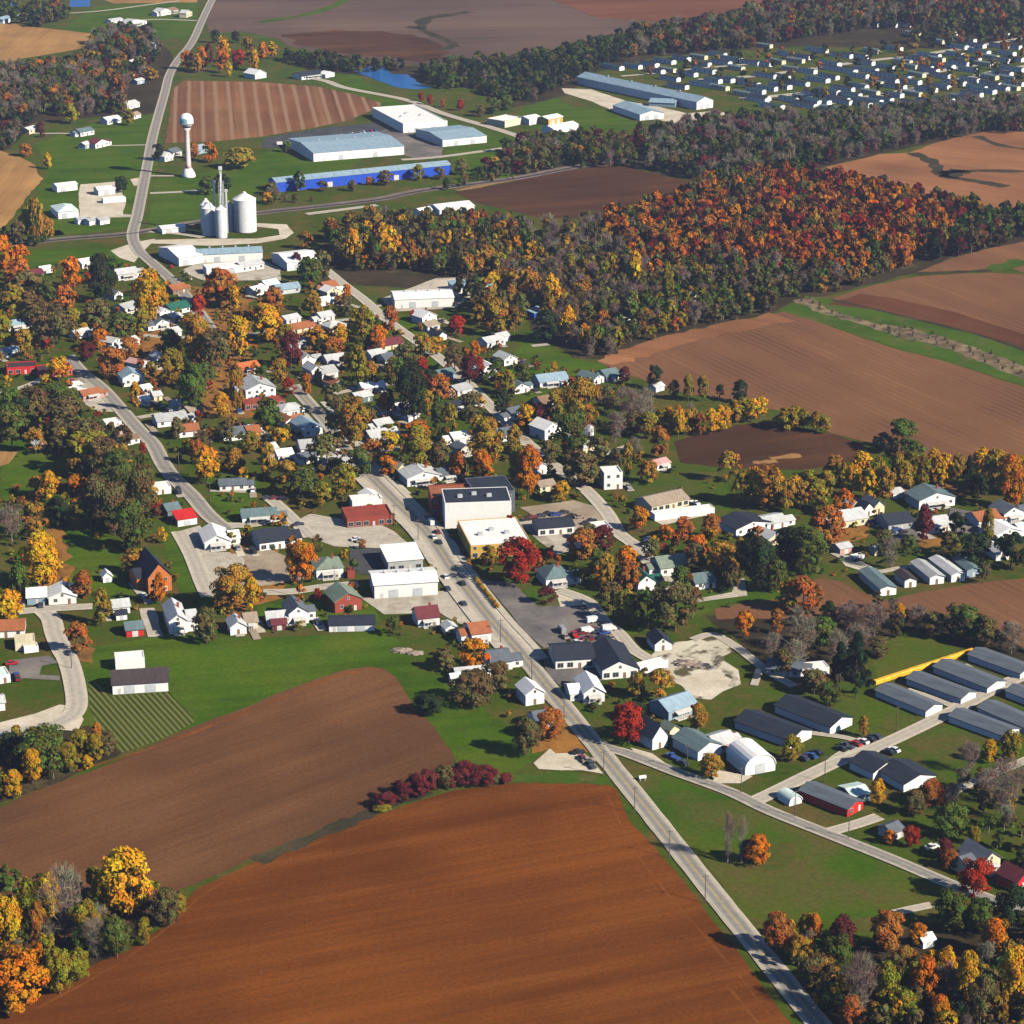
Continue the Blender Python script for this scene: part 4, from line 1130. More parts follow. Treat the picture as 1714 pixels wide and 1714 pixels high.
# code: colour (leaf albedo), words, shape, name, kind word
TC = dict(
 Y=((.60, .31, .014), 'golden yellow', 'oval', 'maple_tree'), O=((.58, .175, .010), 'bright orange', 'round', 'maple_tree'), D=((.40, .135, .026), 'rusty orange', 'round', 'maple_tree'),
 R=((.36, .035, .014), 'bright red', 'round', 'maple_tree'), M=((.13, .028, .026), 'dark maroon', 'round', 'maple_tree'), A=((.37, .205, .026), 'amber', 'round', 'oak_tree'),
 B=((.15, .118, .04), 'brown', 'round', 'oak_tree'), G=((.095, .125, .022), 'dark green', 'round', 'oak_tree'), L=((.26, .21, .02), 'yellow green', 'oval', 'poplar_tree'),
 K=((.022, .042, .02), 'deep green', 'cone', 'evergreen_tree'), T=((.27, .205, .15), 'bare grey', 'bare', 'bare_tree'), N=((.035, .05, .02), 'blackish green', 'round', 'cedar_tree'), S=((.17, .03, .03), 'crimson', 'round', 'shrub'))
KW = dict(maple_tree='maple', oak_tree='oak', poplar_tree='poplar', evergreen_tree='evergreen', bare_tree='tree', cedar_tree='cedar', shrub='shrub')
TREES = """
L 238 560 34 44 G 345 655 34 48 N 312 640 26 40 Y 370 700 36 44 G 440 650 28 40 A 470 640 30 40 L 520 520 30 34 B 580 530 30 34 Y 570 575 26 34 N 535 600 24 34 B 590 620 30 36 A 620 640 28 36 L 660 640 34 44 G 700 680 34 50 N 720 660 28 44 Y 650 760 36 40 G 600 800 44 50 L 540 850 34 44 A 480 810 34 40 L 420 760 30 40 B 380 740 30 36 Y 470 745 26 30 B 620 715 26 32 A 715 700 30 48 L 850 660 32 40 G 875 640 28 34 N 840 700 30 50 Y 880 720 34 44 G 830 640 30 36 A 930 700 34 50 A 800 740 34 44 L 860 770 34 60 B 920 780 36 44 Y 940 840 34 36 B 1030 790 30 40 A 1085 810 34 40 L 20 520 40 44 G 70 500 34 40 Y 100 640 40 44 A 60 760 40 44 L 160 780 50 60 G 120 710 44 60 N 40 720 40 56 G 1000 960 32 44 B 1090 940 34 40 G 1140 990 34 44 B 1225 990 30 44 N 1250 960 40 60 G 1110 1010 30 40 B 985 905 26 30 G 1300 990 44 54 B 1480 930 36 44 G 1520 930 30 36 B 1590 930 34 40 N 1600 900 30 44
L 1240 846 34 60 Y 1300 842 34 56 A 1340 852 34 50 L 1382 838 34 54 Y 1425 832 34 58 L 1470 824 34 60 A 1512 826 34 56 L 1542 820 32 60 Y 1570 818 30 56 L 1655 818 34 58 A 1685 826 40 66 Y 1705 820 36 60 L 1352 828 30 44 Y 1330 838 30 44
Y 1118 726 28 46 A 1148 728 26 44 Y 1204 724 28 46 L 1244 706 30 42 Y 1272 702 28 40 A 1160 722 24 40 L 1085 735 36 46 L 1332 714 34 36 L 1380 726 26 30 T 1050 700 50 50 T 1030 740 44 50 B 1012 690 40 46 T 1080 690 40 40
T 1330 1120 54 50 T 1400 1110 50 56 B 1310 1130 40 44 T 1290 1100 36 44 B 1470 1100 40 36 T 1200 1120 26 24
O 313 117 22 32 O 338 119 22 40 M 350 112 18 38 Y 375 104 26 42 O 372 122 22 38 R 398 114 24 32 Y 383 129 14 26 A 415 98 20 36 Y 425 119 20 36 O 440 102 18 30 Y 456 98 18 28 N 360 72 16 22 N 395 72 16 20 A 330 122 18 26
Y 80 283 15 26 D 43 262 22 22 A 63 406 28 74 L 45 400 30 56 B 30 410 28 40 A 82 402 20 40 M 68 222 14 18 L 118 207 28 32 M 10 228 22 28 A 253 134 24 20 L 216 210 20 28 B 206 190 22 34 M 72 230 10 12 N 202 322 24 28 O 352 272 24 34 D 326 266 16 28 L 400 282 50 34 G 348 326 28 30 N 265 269 22 28 A 410 270 26 20 N 372 322 30 30
G 503 321 22 36 B 455 326 20 22 Y 447 341 18 20 O 618 310 12 14 B 645 310 26 24 B 540 320 18 18 B 590 320 18 18 L 700 302 22 26 B 735 300 20 20 A 826 287 22 24 B 772 292 24 26 N 747 318 12 20 R 705 170 10 16 R 720 176 10 18 D 742 180 10 14 R 770 185 13 18 G 825 190 28 26 G 848 184 26 24 G 480 255 16 20 B 805 195 20 20
O 8 460 36 64 O 36 450 32 42 D 30 484 44 48 O 120 482 34 54 D 110 518 40 42 G 82 506 32 36 B 45 506 54 52 N 172 507 54 84 B 62 546 52 52 A 40 542 30 40 B 90 580 74 74 L 122 563 32 48 L 6 576 34 52 A 42 602 38 52 Y 141 560 18 20 B 165 553 52 52 G 205 574 54 50 Y 250 546 54 98 Y 273 522 22 46 O 168 586 26 36 M 146 604 32 32 D 216 602 36 38 D 188 634 46 54 O 200 632 18 42 R 333 545 30 52 O 342 562 20 26 D 368 512 58 62 Y 391 520 26 44 A 330 612 58 84 B 362 622 52 72 Y 400 602 42 74 L 288 647 52 64 G 325 692 46 84 G 284 602 42 50 A 398 692 26 82 Y 228 688 20 52 B 60 712 62 62 G 20 700 42 52 G 100 690 54 46 L 62 712 42 42 B 112 738 72 74 G 20 748 62 72 Y 77 646 18 20 L 101 745 26 32 B 146 764 62 62 L 138 794 62 72 R 240 766 13 26 B 176 804 52 74 A 204 802 40 62 D 330 778 32 42 Y 347 810 48 64 A 393 792 36 42 O 128 830 28 38 A 64 832 36 36 Y 84 840 34 54 B 340 762 30 42 B 297 734 28 36
D 460 533 42 52 A 530 534 26 38 O 581 500 15 26 A 610 552 28 26 Y 446 572 62 64 L 478 574 30 32 Y 530 582 38 36 D 557 600 36 36 M 487 617 42 62 L 608 572 46 60 D 654 562 30 50 O 632 592 36 48 R 606 562 16 32 M 618 592 20 32 L 600 652 44 74 R 484 666 24 34 O 514 662 19 38 A 593 747 58 84 B 560 694 42 54 O 643 692 22 36 G 450 724 46 58 B 560 744 42 52 B 680 624 42 52 A 708 607 40 48 Y 732 594 28 32 R 706 642 28 44 D 736 672 42 46 N 690 704 56 100 G 668 660 40 60 L 752 737 32 64 G 733 724 32 62 L 700 792 66 82 O 696 742 44 36 B 736 792 42 54 A 815 782 58 84 D 768 802 34 46 O 806 807 34 54 M 786 642 38 46 R 803 632 18 36 A 829 562 46 62 R 764 562 32 34 O 796 602 20 32 B 760 624 42 44 A 450 802 32 62 B 548 792 66 64 G 506 834 54 54 L 574 838 50 64 O 648 797 32 34 D 624 777 40 42 B 790 702 44 46 M 497 450 17 28 G 520 482 42 54 A 512 417 26 30 B 540 472 32 52 Y 592 447 26 64 Y 650 442 52 64 O 612 450 18 24 O 636 450 24 24 G 733 457 32 32 Y 823 482 28 26 K 655 700 24 50
Y 1062 482 28 62 L 1117 492 18 54 L 1012 482 22 48 A 886 512 42 64 Y 922 522 38 64 R 952 522 19 24 Y 950 574 32 64 Y 978 580 22 38 N 914 574 44 54 L 1000 587 18 38 G 1018 592 24 34 Y 927 632 13 28 A 970 722 66 92 G 958 772 58 92 M 905 718 42 44 M 1045 642 26 28 L 1152 672 22 46 L 1176 672 24 46 N 1095 652 26 42 B 1128 668 22 32 N 1205 667 15 24 N 1238 674 28 38 L 1106 727 26 44 Y 1135 732 28 54 T 1155 718 20 44 D 1172 730 20 40 Y 1190 727 30 44 Y 1215 722 22 42 A 1230 707 30 38 Y 1258 707 32 42 T 1075 724 52 60 B 1060 730 42 42 D 1102 767 34 54 T 1062 775 32 42 A 1220 807 40 52 O 884 832 44 90 L 866 824 36 80 B 970 814 62 62 B 1002 784 42 54
L 1318 720 44 40 L 1345 718 28 34 L 1366 724 30 36 G 1508 757 52 56 N 1478 757 36 32 G 1530 767 42 28 A 1288 852 56 74 Y 1262 844 40 64 A 1315 857 32 54 L 1365 852 42 54 A 1395 804 32 44 L 1412 818 30 44 Y 1440 818 42 64 Y 1456 840 36 58 A 1480 842 32 64 L 1500 817 32 62 L 1526 817 32 62 Y 1560 812 26 64 Y 1581 814 28 58 A 1602 812 28 54 K 1620 822 28 66 Y 1642 802 42 54 A 1666 804 40 54 O 1690 852 48 92 N 1636 832 42 42 A 1712 834 32 62
D 1383 917 60 72 O 1412 867 38 48 D 1402 905 34 42 G 1352 962 62 84 N 1320 944 52 62 M 1322 952 32 44 M 1545 907 36 62 N 1630 947 58 54 L 1652 912 26 62 N 1692 952 58 62 B 1645 977 28 38 T 1490 952 42 54 D 1342 1027 58 62 L 1318 1022 42 54 D 1366 1022 26 44 O 1245 1067 36 46 D 1300 1062 24 44 N 1386 1047 32 42 T 1420 1052 52 42 T 1460 1062 52 52 Y 1505 1042 22 34 T 1535 1054 42 42 B 1562 1066 44 44 G 1612 1074 58 62 B 1648 1084 52 54 T 1692 1094 52 52 T 1345 1092 62 62 G 1374 1084 52 52 T 1440 1084 52 42 K 1432 1168 62 118 K 1404 1152 48 84 B 1362 1162 52 42 G 1388 1182 42 42
O 1070 890 33 44 R 868 977 74 78 M 916 1012 32 32 M 1008 922 44 44 D 975 938 52 54 O 1048 957 42 44 A 1015 988 38 64 D 1052 988 42 52 L 1046 1044 42 62 B 1020 1024 42 54 L 1060 1046 26 42 B 1130 1057 80 88 G 1084 1054 52 72 O 1114 906 26 28 D 1145 902 36 38 O 1165 934 42 40 D 1190 902 36 42 A 1206 968 62 62 B 1164 962 42 54 N 1270 987 62 92 A 1238 952 24 54 A 1104 1173 50 54 A 1066 1168 36 44 R 1052 1243 62 68 A 1167 1228 36 54 A 1050 802 18 62 B 960 814 40 50 N 1060 1204 40 30
O 505 978 54 78 Y 490 972 24 54 O 793 1120 50 54 B 742 1122 42 34 N 718 1196 50 36 B 790 1182 74 62 B 830 1154 52 48 G 660 1064 28 34 A 820 946 30 34 A 388 1022 70 80 Y 422 1024 32 62
Y 72 988 74 102 A 60 902 44 66 G 36 1004 34 62 Y 18 1047 48 62 D 140 1002 42 48 L 172 1048 36 66 D 133 1096 45 56 O 268 1012 28 54 B 346 1078 42 64 T 20 906 54 64 B 192 896 62 92 G 222 924 62 92 A 226 962 44 44 B 166 876 62 82 B 240 866 52 92 A 246 854 42 62 G 202 836 72 84 N 100 884 42 54
G 76 1292 84 80 Y 55 1312 36 64 Y 24 1338 34 54 L 4 1334 24 44 N 14 1275 52 52 L 116 1292 32 54 L 131 1277 26 62 O 163 1238 17 30 Y 147 1287 22 24 B 181 1266 32 44 L 160 1278 32 54
Y 214 1534 92 128 Y 176 1532 42 82 T 110 1574 82 132 Y 84 1540 46 86 L 146 1584 52 86 L 50 1564 44 102 D 64 1584 26 84 Y 14 1604 62 112 O 38 1694 92 112 O 66 1654 32 84 L 100 1664 52 84 L 132 1644 42 62 G 196 1604 52 74 L 242 1584 32 54 B 280 1552 42 72 L 300 1532 30 40 T 162 1604 52 74
D 920 1237 52 54 B 880 1264 52 64 A 1190 1302 38 44 T 1218 1444 24 92 T 1241 1444 20 82 O 1268 1448 42 54 M 1250 1442 24 40 L 1325 1274 38 46 Y 1468 1348 28 48 D 1560 1348 52 44 B 1530 1364 42 44 A 1445 1234 18 38 O 1488 1414 19 28 R 1525 1418 30 38 G 1590 1404 62 64 L 1630 1414 24 34 T 1652 1344 52 62 T 1682 1374 72 112 T 1622 1294 42 54 L 1690 1274 42 54 Y 1655 1278 26 44 D 1590 1454 32 34 R 1630 1504 62 72 G 1590 1558 62 74 G 1642 1564 62 64 N 1692 1564 62 92 M 1580 1436 32 34
D 1300 1594 48 74 A 1352 1578 34 54 O 1362 1584 26 60 A 1340 1606 44 44 M 1410 1592 46 64 G 1402 1624 52 64 D 1485 1594 62 76 O 1535 1584 32 44 A 1512 1624 42 44 B 1360 1654 52 64 A 1382 1648 42 48 N 1392 1692 52 52 T 1438 1704 62 116 L 1482 1694 52 94 O 1545 1684 42 94 Y 1582 1644 42 64 Y 1616 1694 42 116 O 1662 1604 52 74 Y 1692 1694 52 124 L 1512 1716 52 64 B 1640 1724 52 104 D 1424 1724 42 64 L 1530 1664 40 60 N 1602 1724 52 60 B 1552 1644 42 44 O 1572 1730 42 70
"""
SHRUBS = """S 646 1352 38 28 M 673 1344 32 42 S 700 1337 36 48 B 688 1330 26 30 S 716 1327 34 42 B 745 1320 36 42 S 757 1319 30 36 S 776 1317 38 48 M 793 1316 30 38 S 814 1314 40 34 B 828 1312 26 22 S 846 1311 26 18 L 640 1358 30 12 Y 757 1310 16 30"""
def tree(code, x, y, w, h, name=None, group=None):
    col, word, shape, nm = TC[code]
    nm = name or nm
    s = pxm(x, y)
    H = h / s / cp * .98
    Wd = w / s * (1.12 if 430 < y < 1000 else 1.14)
    p = G(x, y)
    r = root(nm, (p.x, p.y, 0), rnd.uniform(0, 6.28))
    hi = 2 if h > 76 or y > 1180 else (1 if y > 520 else 0)
    var = rnd.randrange(5)
    if shape == 'oval' and w > h * .85:
        shape = 'round'
    c = link('crown', crown_mesh(shape, hi, var, 1), r)
    c.scale = (Wd, Wd, H)
    j = rnd.uniform(.88, 1.12)
    g = rnd.uniform(.88, 1.12)
    c.color = (min(.9, col[0] * j), min(.9, col[1] * j * g), col[2] * j, 1)
    t = link('trunk', trunk_mesh(shape, var), r)
    k = min(1.0, 18 / H) * 1.05
    t.scale = (max(Wd, H * .6) * k, max(Wd, H * .6) * k, H * .97)
    if nm == 'shrub':
        st = 'crimson leaved shrub' if code == 'S' else word + ' leaved shrub'
        THINGS.append((r, x, y, st, 'shrub', 'shrubs in the hedge between the fields'))
    else:
        size = 'tall ' if H > 17.5 else ('small ' if H < 9 else '')
        if code == 'T':
            st = size + 'bare grey branched tree'
        else:
            st = size + word + ' ' + KW[nm] + ' tree'
        THINGS.append((r, x, y - h * .3, st.replace('evergreen tree', 'evergreen'), 'tree', None))
    return r
def items(s):
    q = s.split()
    for i in range(0, len(q), 5):
        yield q[i], float(q[i + 1]), float(q[i + 2]), float(q[i + 3]), float(q[i + 4])
for t in items(TREES):
    tree(*t)
for t in items(SHRUBS):
    tree(*t, name='shrub')

# ---------------------------------------------------------------- landmarks and small things
def water_tower(x, y):
    p = G(x, y)
    s = pxm(x, y)
    H = 101 / s / cp
    r = root('water_tower', (p.x, p.y, 0))
    tag(r, 'white water tower with globe tank on slender column beside striped field', 'water tower')
    w = wallm('W')
    a = MB(); a.lathe([(4.6, -.3), (4.6, 1.2), (3.9, 3.2), (2.3, 6.0)], 24); a.build('base', w, r, True)
    a = MB(); a.lathe([(2.3, 6.0), (1.75, 9), (1.6, H * .62), (1.7, H * .72), (3.0, H * .775)], 24); a.build('column', paint('tower_column', (.80, .62, .58)), r, True)
    prof = [(4.75 * math.cos(t) ** .85, H * .885 + H * .112 * math.sin(t)) for t in [R(k) for k in range(-80, 81, 10)]]
    a = MB(); a.lathe([(3.0, H * .775)] + prof + [(.4, H * .999), (.1, H)], 28); t = a.build('tank', w, r, True)
    a = MB(); n = 10
    for i in range(n):
        for j in range(5):
            q = []
            for di, dj in ((0, 0), (1, 0), (1, 1), (0, 1)):
                th = R(-140 + (i + di) * 6.5); fi = R(-14 + (j + dj) * 7)
                rr = 4.75 * math.cos(fi) ** .85 + .05
                q.append((rr * math.cos(th), rr * math.sin(th), H * .885 + H * .112 * math.sin(fi)))
            if (i + 2 * j) % 7 != 3:
                a.poly(q)
    a.build('painted_emblem', paint('emblem_teal', (.12, .42, .48)), t)
    a = MB(); a.lathe([(4.95, H * .84), (5.0, H * .843), (5.0, H * .85), (4.95, H * .853)], 28); a.build('walkway', MATS['steel'], r)
    a = MB()
    for o in (-.25, .25):
        a.tube((2.0, o - .6, 5), (1.9, o - .6, H * .77), .06, .06, 4)
    a.build('ladder', MATS['steel'], r)
    LAND.append((x, y - 40, 'the white water tower'))
water_tower(316, 296)

def bin_(x, y, wpx, hpx, cone, label, ref=None, k='W'):
    p = G(x, y); s = pxm(x, y)
    rad = wpx / s / 2; H = hpx / s / cp; ch = cone / s
    r = root('grain_bin', (p.x, p.y + rad, 0))
    tag(r, label, 'grain bin', 'grain bins at the elevator')
    a = MB(); prof = []
    z = -.3; n = int(H / 1.3)
    for i in range(n):
        z0 = i * H / n; z1_ = (i + 1) * H / n
        prof += [(rad, z0 + .02), (rad + .07, (z0 + z1_) / 2), (rad, z1_ - .02)]
    a.lathe(prof, 32); a.build('wall', MATS['binskin'], r, True)
    a = MB(); a.lathe([(rad + .25, H - .15), (rad + .25, H), (.9, H + ch), (.9, H + ch + .6), (.1, H + ch + .9)], 32); rf = a.build('roof', wallm('W'), r)
    a = MB()
    for t in range(8):
        th = t * math.pi / 4
        a.tube((math.cos(th) * (rad + .2), math.sin(th) * (rad + .2), H + .08), (math.cos(th), math.sin(th), H + ch + .08), .08, .08, 4)
    a.build('rib', MATS['steel'], rf)
    a = MB()
    for o in (-.3, .3):
        a.tube((rad * .7 + o, -rad * .75, 0), (rad * .7 + o, -rad * .75, H), .06, .06, 4)
    a.build('ladder', MATS['steel'], r)
    if ref:
        LAND.append((x, y - hpx / 2, ref))
MATS['binskin'] = paint('bin_sheet', (.74, .75, .75), .5, .12, .4)
bin_(409, 391, 38, 52, 10, 'large white corrugated grain bin with cone roof, biggest at the elevator', 'the large grain bin')
bin_(370, 400, 19, 46, 5, 'narrow white grain bin standing nearest the lane')
bin_(349, 396, 23, 44, 8, 'shaded white grain bin with low cone roof beside the narrow one')
bin_(345, 386, 20, 40, 8, 'white grain bin standing behind the shaded bin')
bin_(384, 388, 16, 40, 6, 'white grain bin half hidden between the elevator leg and the large bin')
def elevator(x, y):
    p = G(x, y); s = pxm(x, y); H = 108 / s / cp
    r = root('grain_elevator', (p.x, p.y, 0))
    tag(r, 'tall grey steel grain elevator leg rising behind the bins', 'grain elevator')
    a = MB()
    for sx in (-1.3, 1.3):
        for sy in (-1.3, 1.3):
            a.tube((sx, sy, -.2), (sx, sy, H * .78), .13, .1, 5)
    n = 12
    for i in range(n):
        z = H * .78 * i / n; z2 = H * .78 * (i + 1) / n
        for q0, q1 in (((-1.3, -1.3), (1.3, -1.3)), ((1.3, -1.3), (1.3, 1.3)), ((1.3, 1.3), (-1.3, 1.3)), ((-1.3, 1.3), (-1.3, -1.3))):
            a.tube((q0[0], q0[1], z), (q1[0], q1[1], z2), .06, .06, 4)
            a.tube((q0[0], q0[1], z2), (q1[0], q1[1], z2), .06, .06, 4)
    a.build('tower', MATS['steel'], r)
    a = MB(); a.box(-.6, -.1, -.4, .4, 0, H * .95); a.box(.15, .65, -.4, .4, 0, H * .95); a.build('leg_casing', MATS['binskin'], r)
    a = MB(); a.box(-1, 1, -.8, .8, H * .95, H); a.build('head_house', MATS['binskin'], r)
    a = MB()
    q3 = G(370, 400)
    a.tube((0, 0, H * .9), (q3.x - p.x, q3.y - p.y + 3, 21), .25, .25, 6)
    a.build('spout', MATS['binskin'], r)
elevator(373, 392)
def short_leg(x, y, h):
    p = G(x, y); s = pxm(x, y); H = h / s / cp
    r = root('grain_conveyor', (p.x, p.y, 0))
    a = MB(); a.box(-.5, .5, -.4, .4, -.2, H); a.build('casing', MATS['binskin'], r)
    a = MB(); a.box(-.9, .9, -.6, .6, H, H + 1.4); a.build('head', MATS['binskin'], r)
    THINGS.append((r, x, y - h / 2, 'slim steel grain conveyor', 'conveyor', 'short grain conveyors'))
short_leg(361, 390, 80); short_leg(381, 390, 66)

# mobile homes of the far park: white end facing the sun, long dark shaded side
def mob_meshes():
    out = []
    for L, W_, rk, wk in ((18, 5.0, 'Q', 'W'), (21, 5.2, 'N', 'W'), (23, 5.6, 'Q', 'W'), (20, 5.0, 'N', 'W'), (17, 4.8, 'T', 'C'), (22, 5.4, 'S', 'W')):
        a = MB(); a.prism([(0, -.2), (W_, -.2), (W_, 3.2), (W_ / 2, 3.9), (0, 3.2)], 0, L, 'y')
        wall = a.data('wall', wallm(wk))
        rf = gable_roof(W_, L, 3.2, .7, .25, .15, 'y').data('roof', roofm(rk))
        d = MB()
        for i in range(4):
            y = L * (i + .6) / 4.4
            d.box(-.06, .02, y - .6, y + .6, 1.3, 2.3)
        win = d.data('window', MATS['glass'])
        out.append((wall, rf, win, rk, W_))
    return out
MOB = mob_meshes()
ENDS = """1072 116 1100 113 1128 108 1153 103 1182 100 1214 96 1165 129 1196 124 1271 110 1244 119 1206 140 1227 139 1192 147 1136 137 1255 162 1279 158 1284 172 1041 118 1150 150
1291 81 1327 95 1357 100 1383 89 1451 99 1472 90 1509 86 1471 46 1502 46 1522 46 1541 61 1628 46 1650 50 1618 83 1648 81 1670 100 1698 94 1708 83 1573 98 1549 103 1525 108 1497 116 1621 111 1596 116 1570 123 1547 130 1522 135 1502 140 1432 124 1495 131 1477 144 1451 150 1428 154 1404 159 1379 163 1357 168 1334 172 1352 145 1386 139 1402 134 1337 120 1299 153 1287 169 1713 121 1693 128 1669 134 1638 139 1615 144 1589 150 1567 155 1541 162 1510 164 1493 172 1475 175 1457 180 1404 187 1713 145 1687 153 1665 158 1643 163 1620 168 1596 173 1542 179 1310 184 1570 176 1660 112 1690 106 1425 98 1405 112 1320 134 1312 108 1440 170 1425 176 1250 140 1600 60 1580 74 1690 62 1560 118 1632 72 1110 124 1130 122 1188 112 1222 110 1240 104 1290 112 1345 106 1365 124 1298 132 1322 150 1270 146 1218 152 1452 132 1412 120 1468 122 1462 110 1535 116 1612 96 1640 104 1655 92 1688 82 1580 104 1635 122 1590 132 1540 142 1515 150 1470 160 1440 164 1420 172 1372 176 1674 146 1700 136 1650 152 1630 170 1606 178 1580 182 1520 182 1500 184 1365 182 1388 176 1712 104 1705 152"""
mv = [float(t) for t in ENDS.split()]
mv = list(zip(mv[0::2], mv[1::2]))
vdir = (G(1404, 150) - G(1432, 162)).normalized()
vdir = Vector((-.66, .75, 0)).normalized()
mobs = []
for i, (x, y) in enumerate(mv):
    wall, rf, win, rk, W_ = MOB[(i * 7 + i // 5) % 6]
    p = G(x, y)
    jit = rnd.uniform(-.1, .1)
    v = Vector((vdir.x * math.cos(jit) - vdir.y * math.sin(jit), vdir.x * math.sin(jit) + vdir.y * math.cos(jit), 0))
    u = Vector((v.y, -v.x, 0))
    p = p - u * W_ / 2
    r = root('mobile_home', (p.x, p.y, 0), math.atan2(u.y, u.x))
    link('wall', wall, r); link('roof', rf, r); link('window', win, r)
    mobs.append((r, x, y, rk))
    KEEP.append((p + u * 2 + v * 9, 5))
ORD = ['first', 'second', 'third', 'fourth', 'fifth', 'sixth', 'seventh', 'eighth', 'ninth', 'tenth', 'eleventh', 'twelfth', 'thirteenth', 'fourteenth', 'fifteenth', 'sixteenth', 'seventeenth', 'eighteenth', 'nineteenth', 'twentieth']
rows = {}
for m_ in mobs:
    c = m_[2] + .2 * (m_[1] - 1284)
    rows.setdefault(int((200 - c) // 14), []).append(m_)
for k, i in enumerate(sorted(rows)):
    L = sorted(rows[i], key=lambda t: t[1])
    for j, (r, x, y, rk) in enumerate(L):
        nm = 'lowest row' if k == 0 else ORD[k] + ' row up'
        tag(r, '%s roofed white ended mobile home, %s from left, %s of far park' % (WORD[rk], ORD[j] if j < 20 else 'last', nm), 'mobile home', 'mobile homes in the far park')

# vehicles
CARC = dict(W=(.75, .75, .74), K=(.02, .022, .026), R=(.42, .02, .02), B=(.03, .08, .3), G=(.3, .31, .32), D=(.05, .06, .08), M=(.2, .02, .03), T=(.35, .28, .2))
CARW = dict(W='white', K='black', R='red', B='blue', G='silver grey', D='dark grey', M='maroon', T='tan')
CM = {}
def car_mesh(c, kind):
    if (c, kind) in CM:
        return CM[(c, kind)]
    if ('p', c) not in CM:
        CM[('p', c)] = paint('car_paint_' + CARW[c].replace(' ', '_'), CARC[c], .3, .05, .5)
    m_ = CM[('p', c)]
    hw = .9
    if kind == 'car':
        body = [(-2.25, .3), (2.2, .3), (2.25, .6), (2.1, .85), (1.0, .92), (-1.7, .95), (-2.2, .9)]
        cab = [(-1.65, .93), (.95, .9), (.35, 1.42), (-1.1, 1.45)]
        roof = [(-1.12, 1.44), (.36, 1.41), (.3, 1.49), (-1.0, 1.52)]
    elif kind == 'pickup':
        body = [(-2.7, .4), (2.6, .4), (2.65, .8), (2.5, 1.05), (1.3, 1.12), (-.2, 1.12), (-.25, .75), (-2.55, .75), (-2.6, 1.1), (-2.7, 1.1)]
        cab = [(-.2, 1.1), (1.3, 1.1), (.8, 1.68), (-.1, 1.7)]
        roof = [(-.12, 1.69), (.82, 1.67), (.75, 1.76), (-.08, 1.78)]
    else:
        body = [(-2.9, .4), (2.6, .4), (2.7, .9), (2.3, 1.3), (1.8, 1.34), (-2.9, 2.4), (-2.95, .5)] if False else [(-2.9, .4), (2.6, .4), (2.7, .9), (2.4, 1.3), (1.7, 1.4), (1.2, 2.25), (-2.9, 2.3)]
        cab = [(1.3, 1.42), (1.72, 1.42), (1.3, 2.1), (1.0, 2.1)]
        roof = [(-2.8, 2.29), (1.1, 2.26), (1.0, 2.36), (-2.7, 2.38)]
    a = MB(); a.prism([(x, z) for x, z in body], -hw, hw, 'y'); bd = a.data('body', m_)
    a = MB(); a.prism(cab, -hw * .86, hw * .86, 'y'); cb = a.data('cabin_window', MATS['glass'])
    a = MB(); a.prism(roof, -hw * .84, hw * .84, 'y'); rf = a.data('roof', m_)
    a = MB()
    if ('w',) not in CM:
        n = 12
        a.prism([(.33 * math.cos(2 * math.pi * k / n), .33 + .33 * math.sin(2 * math.pi * k / n)) for k in range(n)], -.12, .12, 'y')
        CM[('w',)] = a.data('wheel', MATS['rubber'])
    CM[(c, kind)] = (bd, cb, rf, CM[('w',)])
    return CM[(c, kind)]
def car(x, y, c, rz, kind='car', parts=True):
    p = G(x, y)
    r = root('parked_' + kind, (p.x, p.y, .22), rz)
    bd, cb, rf, wh = car_mesh(c, kind)
    link('body', bd, r); link('cabin_window', cb, r); link('roof', rf, r)
    if parts:
        for sx in (-1.4, 1.4):
            for sy in (-.85, .85):
                w = link('wheel', wh, r); w.location = (sx, sy, 0)
    THINGS.append((r, x, y, '%s %s' % (CARW[c], {'car': 'car', 'pickup': 'pickup truck', 'van': 'van'}[kind]), {'car': 'car', 'pickup': 'pickup truck', 'van': 'van'}[kind], 'vehicles in the town'))
SD = ang(1000, 1255, 676, 853)
CD = GRID
